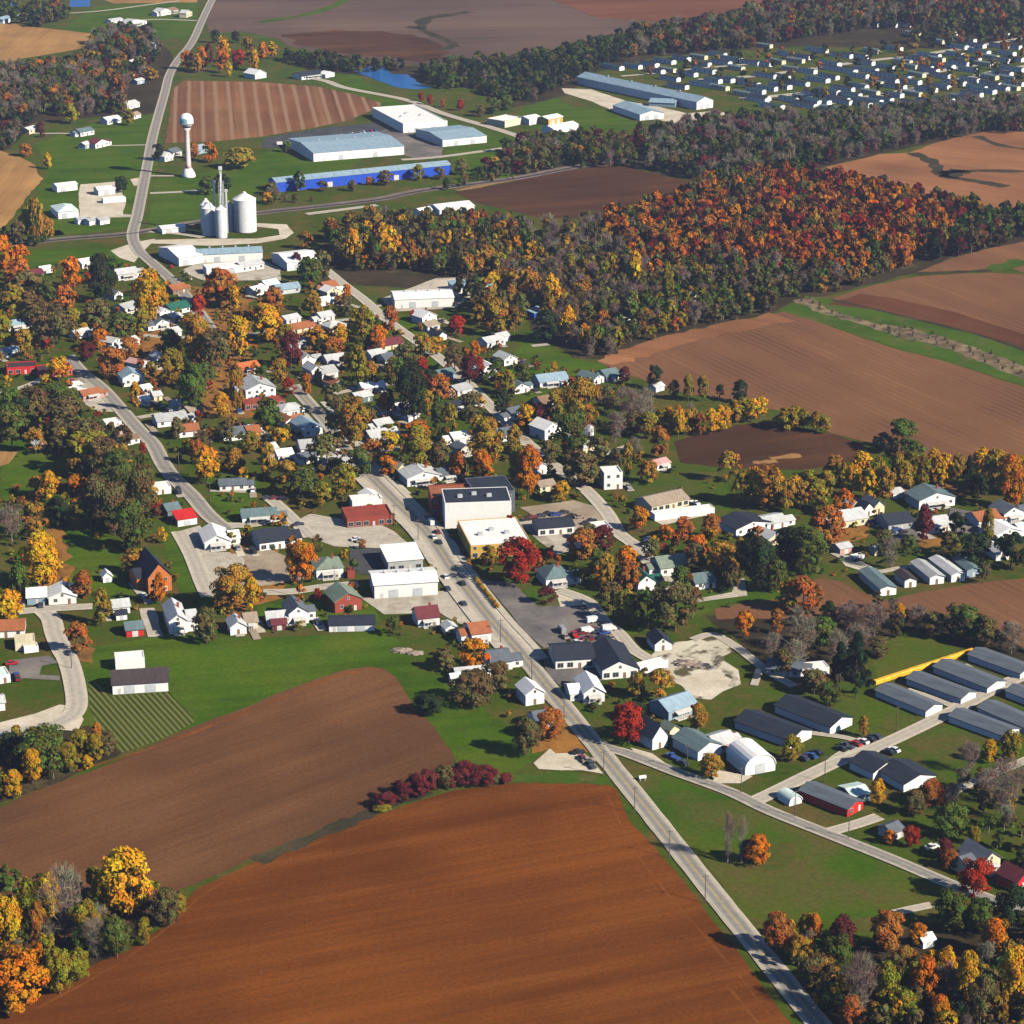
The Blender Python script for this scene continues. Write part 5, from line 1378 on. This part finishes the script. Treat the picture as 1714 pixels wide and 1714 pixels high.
for t in """774 979 K s;749 988 D s;776 1013 D s;746 968 W s;721 878 W s v;732 893 M s;726 901 W s;735 910 K s;716 868 K s;448 836 D c;460 836 M c;474 837 K c;20 1113 R c;28 1133 B s;30 1138 M s;
962 1066 R s p;975 1062 M c;984 1060 W c v;992 1056 M c;1001 1060 D c;1012 1062 B c;1020 1056 W c v;966 1078 W c;978 1074 M c;1008 1070 K c;940 1058 G s v;946 1068 T s;994 1042 W c v;1012 1048 K s;1022 1070 T s;970 1060 R c;988 1070 M s;
1344 1272 D r;1358 1268 B r;1367 1263 K r;1408 1256 K r;1418 1252 D r p;1432 1248 R r;1444 1244 W r;1456 1240 K r;1466 1236 D r;1488 1262 K r;1496 1258 W r;
1142 1280 D r;1126 1270 B r p;1560 1421 W c;1508 1300 D r;990 1284 D s p;975 1272 M s;985 1276 T c;968 1262 K c;880 872 K c;890 868 M c;905 866 D c;918 862 K c;930 864 B c;944 860 D c;958 866 K c;970 868 T c;982 878 D c;990 874 K c;1086 905 B c;1080 912 D c;1094 914 K c;1088 918 W c;1436 940 K c;
605 908 T c;596 905 W c;312 462 K s;318 468 W s;302 470 D s;130 646 W c v;122 640 R c;134 632 K c;470 243 W c v;484 241 W c v;495 240 G c;500 880 D c;404 805 B c;1600 866 D c;1612 872 K c;1622 868 G c;1500 888 B c;1510 893 K c;1496 896 W c;22 1240 B c p;8 1236 W c;280 440 K s;287 448 R s""".replace('\n', '').split(';'):
    f = t.split()
    rz = {'s': SD, 'c': CD + rnd.uniform(-.15, .15), 'r': ang(1300, 1325, 1434, 1266) + math.pi / 2}[f[3]]
    car(float(f[0]), float(f[1]), f[2], rz, {'p': 'pickup', 'v': 'van'}.get(f[4] if len(f) > 4 else '', 'car'), float(f[1]) > 600)
for q, rz in DRIVECARS:
    px_, py_ = P(q)
    car(px_, py_, rnd.choice('WKRBGDMTGWDK'), rz + rnd.choice((0, math.pi)), rnd.choice(('car', 'car', 'car', 'pickup', 'van')), py_ > 800)
for i in range(17):
    t = i / 16
    car(527 + 100 * t, 234 - 14 * t, 'RWMGDWRTKMWRGWDRB'[i], ang(527, 234, 627, 220) + 1.5, 'car', False)

# long yellow barrier behind the row blocks
def barrier():
    a, b = G(1463, 1146), G(1628, 1092)
    d = b - a; L = d.length
    r = root('yellow_barrier', (a.x, a.y, 0), math.atan2(d.y, d.x))
    tag(r, 'long bright yellow barrier running behind the row blocks', 'barrier')
    m_ = paint('yellow_coating', (.78, .42, .02), .6, .18)
    n = int(L / 4)
    for i in range(n):
        x0 = i * L / n
        mb = MB()
        mb.prism([(-.9, .15), (.9, .15), (.9, 1.2), (.55, 1.65), (-.55, 1.65), (-.9, 1.2)], x0 + .06, x0 + L / n - .06, 'x')
        mb.build('segment', m_, r)
    for i in range(n + 1):
        mb = MB(); x0 = i * L / n; mb.box(x0 - .15, x0 + .15, -.7, .7, -.2, .14); mb.build('foot', MATS['steel'], r)
    LAND.append((1545, 1115, 'the yellow barrier'))
barrier()
# clipped golden shrubs along the parking lot kerb
for i in range(15):
    t = i / 14
    x, y = 797 + 36 * t, 973 + 46 * t
    r = tree('Y' if i % 3 else 'L', x, y, 9, 8, name='shrub')
    THINGS.pop()
    THINGS.append((r, x, y, 'clipped golden shrub in the row along the parking lot', 'shrub', 'golden shrubs along the parking lot kerb'))
# lamp posts / utility poles along the streets
def pole(x, y, h, arm):
    p = G(x, y)
    r = root('utility_pole', (p.x, p.y, 0), SD)
    a = MB(); a.tube((0, 0, -.2), (0, 0, h), .16, .1, 7); a.build('pole', MATS['bark'], r)
    a = MB(); a.box(-.07, .07, -1.1, 1.1, h - .9, h - .75); a.build('crossarm', MATS['bark'], r)
    THINGS.append((r, x, y - 10, 'wooden utility pole with crossarm', 'utility pole', 'utility poles along the roads'))
for x, y in ((1010, 1300), (1062, 1362), (1120, 1436), (1180, 1512), (944, 1210), (890, 1140), (838, 1076), (1150, 1290), (1240, 1328), (1330, 1368), (1420, 1404), (660, 880), (700, 905), (352, 842), (300, 790), (500, 1000), (120, 1120), (1380, 1310), (1500, 1225), (560, 985)):
    pole(x, y, 9.5, 1)
def tank(x, y):
    p = G(x, y)
    r = root('gas_tank', (p.x, p.y, 0), .3)
    tag(r, 'small white gas tank alone on the green verge by road fork', 'tank')
    a = MB()
    n = 12
    a.prism([(.6 * math.cos(2 * math.pi * k / n), 1.1 + .6 * math.sin(2 * math.pi * k / n)) for k in range(n)], -1.2, 1.2, 'x'); a.build('shell', wallm('W'), r)
    for sx in (-.8, .8):
        a = MB(); a.box(sx - .1, sx + .1, -.5, .5, -.1, .75); a.build('stand', MATS['steel'], r)
tank(1075, 1306)
# rubble heap on the gravel lot
def heap(x, y, w, h, label):
    p = G(x, y)
    bm = bmesh.new()
    bmesh.ops.create_icosphere(bm, subdivisions=4, radius=1)
    for v_ in bm.verts:
        n = v_.co.copy()
        k = .75 + .5 * rnd.random() * .5 + .22 * math.sin(n.x * 5 + 1) * math.cos(n.y * 6)
        v_.co = Vector((n.x * w * k, n.y * w * .6 * k, max(-.2, n.z * h * k)))
    me_ = bpy.data.meshes.new('rubble_heap'); bm.to_mesh(me_); bm.free()
    me_.materials.append(MATS['heap'])
    o = link('rubble_heap', me_); o.location = (p.x, p.y, 0)
    tag(o, label, 'heap')
MATS['heap'] = paving('rubble', (.14, .1, .08), (.42, .35, .28), .5, 1.5)
heap(1150, 1112, 5.5, 1.6, 'brown rubble heap on the pale gravel lot'); heap(1172, 1116, 4, 1.3, 'smaller brown rubble heap beside the large one on gravel'); heap(672, 1090, 4, 1.2, 'pile of scrap timber on the green field edge')
heap(694, 1094, 3.5, 1.0, 'reddish scrap pile beside timber pile on the field edge')
# woods that read as one mass
WOODS = [  # polygon of the ground they stand on, palette (code, weight), spacing m, height range
 ("1000,382 1100,350 1180,312 1300,300 1400,308 1500,328 1590,350 1620,380 1560,430 1510,452 1400,470 1300,455 1180,450 1090,470 1040,430", "R4 D8 O5 M4 B5 G3 A2 T1", 7.8, (9, 14)),
 ("1180,450 1300,455 1400,470 1500,455 1420,485 1330,500 1300,520 1200,542 1100,566 1010,602 965,600 1000,540 1090,470", "T6 B5 G5 L2 A1 D1", 7.8, (8, 13)),
 ("1590,350 1650,374 1760,362 1760,392 1600,432 1540,450 1560,430 1620,380", "G5 B3 M2 L2 N2", 9, (11, 16)),
 ("860,240 960,236 1060,240 1060,282 950,280 860,298 800,304 800,296", "B5 M1 G4 T3 N1 A1", 8, (7, 12)),
 ("1060,232 1220,205 1400,200 1600,180 1770,172 1770,214 1560,238 1470,256 1380,278 1300,296 1180,304 1080,284", "B6 T6 M1 G5 N3", 8, (8, 13)),
 ("470,95 580,107 660,113 720,122 720,112 860,104 940,90 1000,76 1060,60 1060,100 985,120 950,150 890,172 840,172 800,150 740,150 720,148 700,118 560,124 480,106", "G6 N5 B2 T1", 8.5, (7, 12)),
 ("1060,60 1200,44 1280,20 1400,2 1560,-22 1780,-40 1780,40 1600,44 1450,50 1330,70 1250,84 1120,92 1060,98", "G5 B6 M2 D2 T3 N3 A1", 9, (9, 16)),
 ("1560,50 1640,40 1714,40 1780,40 1780,70 1640,72 1540,84 1500,76", "G3 B3 N2 D1", 16, (10, 16)),
 ("150,72 190,54 258,62 270,85 252,110 246,128 215,150 200,190 150,196 60,198 30,240 0,256 -60,260 -60,130 60,118 140,104", "B5 T4 G4 D2 N2 A1 M1", 9.5, (8, 14)),
 ("-40,12 0,20 60,16 116,14 118,34 60,48 10,38 -40,36", "B3 G3 N2 D1", 10, (9, 14)),
 ("545,402 600,382 700,374 850,382 900,400 880,440 830,462 800,470 740,462 660,452 600,462 560,440", "A6 Y2 D2 B7 G4 L2 T2", 8, (9, 15)),
 ("850,400 1000,384 1040,430 1090,470 1000,545 960,600 930,560 890,520 860,490 820,470 870,440", "T9 B4 A3 L2 G2 Y1", 7.8, (8, 13)),
 ("770,480 850,480 880,520 860,560 800,545 770,520", "G4 A3 B2 N1", 10, (11, 16)),
 ("1440,1012 1500,1018 1600,1030 1714,1075 1780,1090 1780,1120 1650,1090 1590,1072 1500,1070 1430,1090 1350,1110 1310,1080 1330,1045", "T5 B4 G2", 9, (4, 8)),
 ("440,318 480,322 600,316 700,306 780,300 860,292 860,302 760,318 600,332 450,344", "B4 G2 T2 A1", 9, (3, 7)),
 ("0,390 60,400 90,404 60,412 -30,412", "B3 G3 L1", 8, (5, 9)),
 ("-40,1450 60,1470 150,1490 220,1500 290,1515 200,1580 110,1630 30,1685 -40,1710", "T3 L4 G3 B3", 8, (5, 9)),
 ("-40,1230 60,1245 130,1230 190,1262 100,1305 30,1330 -40,1360", "G4 L3 B3 N1", 8, (4, 8)),
 ("1300,1590 1380,1590 1450,1620 1540,1640 1620,1610 1720,1560 1780,1600 1780,1800 1440,1800 1380,1700", "T4 A3 B4 Y2 G3 O2", 7.5, (6, 11)),
 ("1560,1330 1640,1310 1720,1300 1780,1290 1780,1500 1720,1470 1680,1430 1600,1400 1560,1370", "T4 B4 G3 A1", 9, (5, 10)),
 ("130,705 200,735 235,800 258,870 220,940 180,880 150,800", "B5 G5 T1", 9.5, (6, 11)),
 ("1050,118 1180,100 1320,84 1460,86 1600,72 1714,66 1714,150 1560,170 1420,180 1300,172 1230,150 1120,132", "G3 D2 A2 N3 B2", 24, (5, 10)),
 ("1327,503 1359,498 1384,518 1460,541 1535,552 1597,571 1660,592 1714,614 1830,660 1830,680 1714,634 1660,614 1585,584 1510,567 1434,541 1372,524", "T5 B4 G2", 6, (1, 2.6)),
 ("-30,695 50,690 120,730 160,770 120,790 40,730 -30,740", "G5 B4 L2", 10, (7, 11)),
]
def inside(poly, x, y):
    c = False
    n = len(poly)
    for i in range(n):
        (x1, y1), (x2, y2) = poly[i], poly[i - 1]
        if (y1 > y) != (y2 > y) and x < (x2 - x1) * (y - y1) / (y2 - y1) + x1:
            c = not c
    return c
base = {}
QS, TS, TR = [], [], MB()
rg = np.random.default_rng(11)
for s, pal, sp_, hr in WOODS:
    poly = nums(s)
    W3 = [G(x, y) for x, y in poly]
    codes = []
    for t in pal.split():
        codes += [t[0]] * int(t[1:])
    x0, x1 = min(p.x for p in W3), max(p.x for p in W3)
    y0, y1 = min(p.y for p in W3), max(p.y for p in W3)
    y = y0
    patch = rg.uniform(0, 100, 2)
    while y < y1:
        x = x0
        while x < x1:
            qx, qy = x + rg.uniform(-.4, .4) * sp_, y + rg.uniform(-.4, .4) * sp_
            x += sp_
            pp = P((qx, qy, 0))
            if not inside(poly, *pp):
                continue
            if any((qx - k.x) ** 2 + (qy - k.y) ** 2 < (r_ + 2) ** 2 for k, r_ in KEEP):
                continue
            if rg.uniform() < .06:
                continue
            # neighbours tend to share a colour
            f = (math.sin(qx * .021 + patch[0]) + math.sin(qy * .017 + patch[1]) + 2) / 4
            code = codes[int(min(.999, max(0, f * .45 + rg.uniform() * .55)) * len(codes))] if rg.uniform() < .5 else codes[rg.integers(len(codes))]
            col, _, shape, _ = TC[code]
            dist = math.hypot(qx, qy)
            n, lf = (480, .105) if dist < 900 else ((300, .14) if dist < 1400 else (200, .18))
            if shape == 'bare':
                n, lf = int(n * 2.0), lf * .55
            bk = (shape, n, int(rg.integers(5)))
            if bk not in base:
                base[bk] = crown_arrays(np.random.default_rng(len(base) + 3), n, shape, lf, 14)
            q, t = base[bk]
            H = rg.uniform(*hr); Wd = H * rg.uniform(.62, .85) if shape != 'cone' else H * .5
            Wd = max(Wd, min(sp_ * 1.1, H * .9))
            a = rg.uniform(0, 6.28)
            ca, sa = math.cos(a), math.sin(a)
            q2 = np.empty_like(q)
            q2[..., 0] = (q[..., 0] * ca - q[..., 1] * sa) * Wd + qx
            q2[..., 1] = (q[..., 0] * sa + q[..., 1] * ca) * Wd + qy
            q2[..., 2] = q[..., 2] * H
            QS.append(q2)
            jj = rg.uniform(.6, 1.05)
            TS.append(np.clip(t * np.array([[col[0] * jj, col[1] * jj * rg.uniform(.88, 1.12), col[2] * jj]]), 0, .9))
            if dist < 1500:
                TR.tube((qx, qy, -.2), (qx, qy, H * .6), .22, .08, 4)
        y += sp_
me = quads_mesh('woods', np.concatenate(QS), np.concatenate(TS), MATS['woodleaf'])
nq = len(me.polygons)
wo = struct('woods', me, 'stuff')
wo['label'] = 'mixed autumn woods of red, brown and bare grey trees beyond the town'
wo['category'] = 'woods'
TR.build('trunks', MATS['greybark'], wo)
print('woods', len(QS), nq)

# low bushes and garden plants that nobody would count
def near_road(x, y):
    for pts, w_ in RW:
        d = pts - np.array([x, y])
        if (d * d).sum(1).min() < (w_ / 2 + 2.5) ** 2:
            return True
    return False
RW = []
for s, w_ in ROADLINES:
    pl = smooth_line([G(a, b) for a, b in nums(s)], 12)
    RW.append((np.array([(p.x, p.y) for p in pl]), w_))
QS, TS = [], []
ub = [crown_arrays(np.random.default_rng(90 + i), 90, 'round', .26, 8) for i in range(4)]
LAWNS = [nums(q) for q in ('60,880 180,880 260,905 270,960 230,1000 160,1000 110,970 90,920', '135,1085 300,1060 420,1068 560,1062 640,1050 670,1075 700,1120 640,1116 430,1178', '1040,800 1200,790 1225,830 1220,900 1150,905 1090,880 1060,840', '0,740 90,735 120,770 60,830 0,840', '280,850 310,900 345,975 335,1010 300,990 270,900')]
TOWN = nums("0,470 130,430 300,455 460,480 560,490 640,520 760,560 900,600 1050,650 1060,760 1200,800 1240,880 1400,850 1600,840 1714,850 1714,950 1450,950 1250,1000 1150,1060 1060,1180 1180,1220 1090,1260 960,1230 840,1230 800,1130 640,1060 300,1060 150,1000 0,1060")
n = 0
while n < 1500:
    px, py = rg.uniform(0, 1714), rg.uniform(440, 1240)
    if rg.uniform() > (py / 1240) ** -1.5 * .35 or not inside(TOWN, px, py):
        continue
    p = G(px, py)
    if rg.uniform() < .75 and any(inside(q, px, py) for q in LAWNS):
        continue
    if near_road(p.x, p.y) or any(inside(q, px, py) for q in YARDS) or any((p.x - k.x) ** 2 + (p.y - k.y) ** 2 < (r_ * .8) ** 2 for k, r_ in KEEP):
        continue
    n += 1
    q, t = ub[n % 4]
    H = rg.uniform(.9, 3.0); Wd = H * rg.uniform(.9, 1.7)
    q2 = q * np.array([Wd, Wd, H]) + np.array([p.x, p.y, -.05])
    col = TC['BGGNDABL'[int(rg.integers(8))]][0]
    QS.append(q2); TS.append(np.clip(t * np.array(col) * rg.uniform(.7, 1.1), 0, .9))
ub = [crown_arrays(np.random.default_rng(190 + i), 330, ('round', 'oval')[i % 2], .13, 14) for i in range(5)]
n = 0
while n < 420:
    px, py = rg.uniform(0, 1300), rg.uniform(440, 1010)
    if rg.uniform() > (py / 1010) ** -1.6 * .3 or not inside(TOWN, px, py):
        continue
    p = G(px, py)
    if near_road(p.x, p.y) or any(inside(q, px, py) for q in YARDS + LAWNS) or any((p.x - k.x) ** 2 + (p.y - k.y + 4) ** 2 < (r_ * .9) ** 2 for k, r_ in KEEP):
        continue
    n += 1
    q, t = ub[n % 5]
    H = rg.uniform(3.5, 7.5); Wd = H * rg.uniform(.6, .9)
    q2 = q * np.array([Wd, Wd, H]) + np.array([p.x, p.y, -.05])
    col = TC['BGAYODLLAYGRD'[int(rg.integers(13))]][0]
    QS.append(q2); TS.append(np.clip(t * np.array(col) * rg.uniform(.7, 1.05), 0, .9))
ug = struct('undergrowth', quads_mesh('undergrowth', np.concatenate(QS), np.concatenate(TS), MATS['woodleaf']), 'stuff')
ug['label'] = 'garden bushes and small trees scattered between the town houses'
# ---------------------------------------------------------------- labels that single each thing out
LAND += [(640, 1440, 'the orange ploughed field'), (420, 1290, 'the brown ploughed field'), (1380, 620, 'the large stubble field'), (1560, 590, 'the brushy creek strip'), (1290, 745, 'the dark soil patch'), (1000, 325, 'the dark field by the railway'),
         (1560, 1010, 'the tan field'), (650, 132, 'the blue pond'), (440, 190, 'the striped field'), (60, 75, 'the tan top field'), (20, 320, 'the tan field by the frame edge'), (240, 1210, 'the garden rows'), (1160, 1140, 'the pale gravel lot'), (1300, 1470, 'the grass triangle'),
         (1040, 1300, 'the road fork'), (1330, 1680, 'the bottom of the main road'), (900, 1030, 'the parking lot'), (430, 955, 'the dirt yard'), (170, 335, 'the gravel yard'), (90, 1120, 'the curved lane'), (1640, 1170, 'the park lane'), (560, 1090, 'the green field'),
         (110, 640, 'the paved forecourt'), (230, 715, 'the left street'), (545, 700, 'the upper main street'), (690, 560, 'the diagonal street'), (10, 765, 'the sandy playing field'), (1240, 440, 'the red autumn wood'), (750, 420, 'the golden wood'), (1300, 240, 'the grey river wood'), (700, 335, 'the railway bend'), (60, 410, 'the railway crossing'), (740, 1295, 'the crimson hedge'), (50, 1640, 'the corner grove'), (1600, 1640, 'the big bottom wood'), (1480, 750, 'the poplar row'), (150, 930, 'the park lawn')]
def relation(x, y, lx, ly):
    dx, dy = x - lx, y - ly
    near = abs(dx) < 26 and abs(dy) < 22
    if near and abs(dx) < 12 and abs(dy) < 10:
        return 'at'
    if abs(dy) > abs(dx) * .8:
        return ('just ' if near else '') + ('behind' if dy < 0 else 'in front of')
    return ('just ' if near else '') + ('left of' if dx < 0 else 'right of')
NUMW = ['zero', 'one', 'two', 'three', 'four', 'five', 'six', 'seven', 'eight', 'nine', 'ten', 'eleven', 'twelve', 'thirteen', 'fourteen', 'fifteen', 'sixteen', 'seventeen']
by = {}
for o, x, y, stem_, cat, grp in THINGS:
    best = min(LAND, key=lambda l: math.hypot(x - l[0], (y - l[1]) * 1.3))
    lab = stem_.replace('light grey', 'pale') + ' ' + relation(x, y, best[0], best[1]) + ' ' + best[2] if grp not in ('golden shrubs along the parking lot kerb',) else stem_
    by.setdefault(lab, []).append((x, o, cat, grp))
for lab, L in by.items():
    L.sort(key=lambda t: t[0])
    n = len(L)
    for i, (x, o, cat, grp) in enumerate(L):
        t = lab
        if n == 2:
            t = ('left-hand ', 'right-hand ')[i] + lab
        elif n > 2:
            t = ('leftmost ' if i == 0 else 'rightmost ' if i == n - 1 else 'middle ' if n == 3 else ORD[i] + ' from left, ') + lab
        if len(t.split()) > 16: print('LONG', t)
        tag(o, t, cat, grp)

# ---------------------------------------------------------------- light, air, camera
AZ, EL = 60.0, 33.0
w = bpy.data.worlds.new('World'); S.world = w; w.use_nodes = True
nt = w.node_tree; nt.nodes.clear()
sk = nt.nodes.new('ShaderNodeTexSky'); sk.sky_type = 'NISHITA'; sk.sun_disc = False
sk.sun_elevation = R(EL); sk.sun_rotation = R(180 - AZ); sk.altitude = 2000; sk.air_density = .9; sk.dust_density = 0; sk.ozone_density = 5.0
bg = nt.nodes.new('ShaderNodeBackground'); bg.inputs['Strength'].default_value = .075
ow = nt.nodes.new('ShaderNodeOutputWorld')
nt.links.new(sk.outputs[0], bg.inputs['Color']); nt.links.new(bg.outputs[0], ow.inputs['Surface'])
sun = bpy.data.lights.new('sun', 'SUN'); sun.energy = 5.0; sun.angle = R(.5); sun.color = (1, .905, .74)
so = bpy.data.objects.new('sun', sun); C.objects.link(so)
sd = Vector((math.sin(R(AZ)) * math.cos(R(EL)), -math.cos(R(AZ)) * math.cos(R(EL)), math.sin(R(EL))))
so.rotation_euler = sd.to_track_quat('Z', 'Y').to_euler()

HAZE = 0.000056
if HAZE:
    mb = MB(); mb.box(-5000, 5000, -200, 9000, -2, 362)
    m, nt, out = nodes('haze_air')
    pv = nt.nodes.new('ShaderNodeVolumePrincipled')
    pv.inputs['Color'].default_value = (.52, .62, .92, 1)
    pv.inputs['Density'].default_value = HAZE
    pv.inputs['Anisotropy'].default_value = .1
    nt.links.new(pv.outputs[0], out.inputs['Volume'])
    struct('haze', mb.data('haze', m), 'stuff')

cam = bpy.data.cameras.new('camera'); co = bpy.data.objects.new('camera', cam); C.objects.link(co)
co.location = (0, 0, HCAM); co.rotation_euler = (math.pi / 2 - PITCH, 0, 0)
cam.sensor_width = 36; cam.lens = 36 * FOC / 1714; cam.clip_start = 1; cam.clip_end = 60000
S.camera = co
S.render.engine = 'CYCLES'
S.cycles.max_bounces = 4; S.cycles.diffuse_bounces = 0; S.cycles.glossy_bounces = 2; S.cycles.transmission_bounces = 2; S.cycles.volume_bounces = 0
S.cycles.use_denoising = True
S.view_settings.view_transform = 'Standard'; S.view_settings.look = 'None'; S.view_settings.exposure = 0.66; S.view_settings.gamma = 1
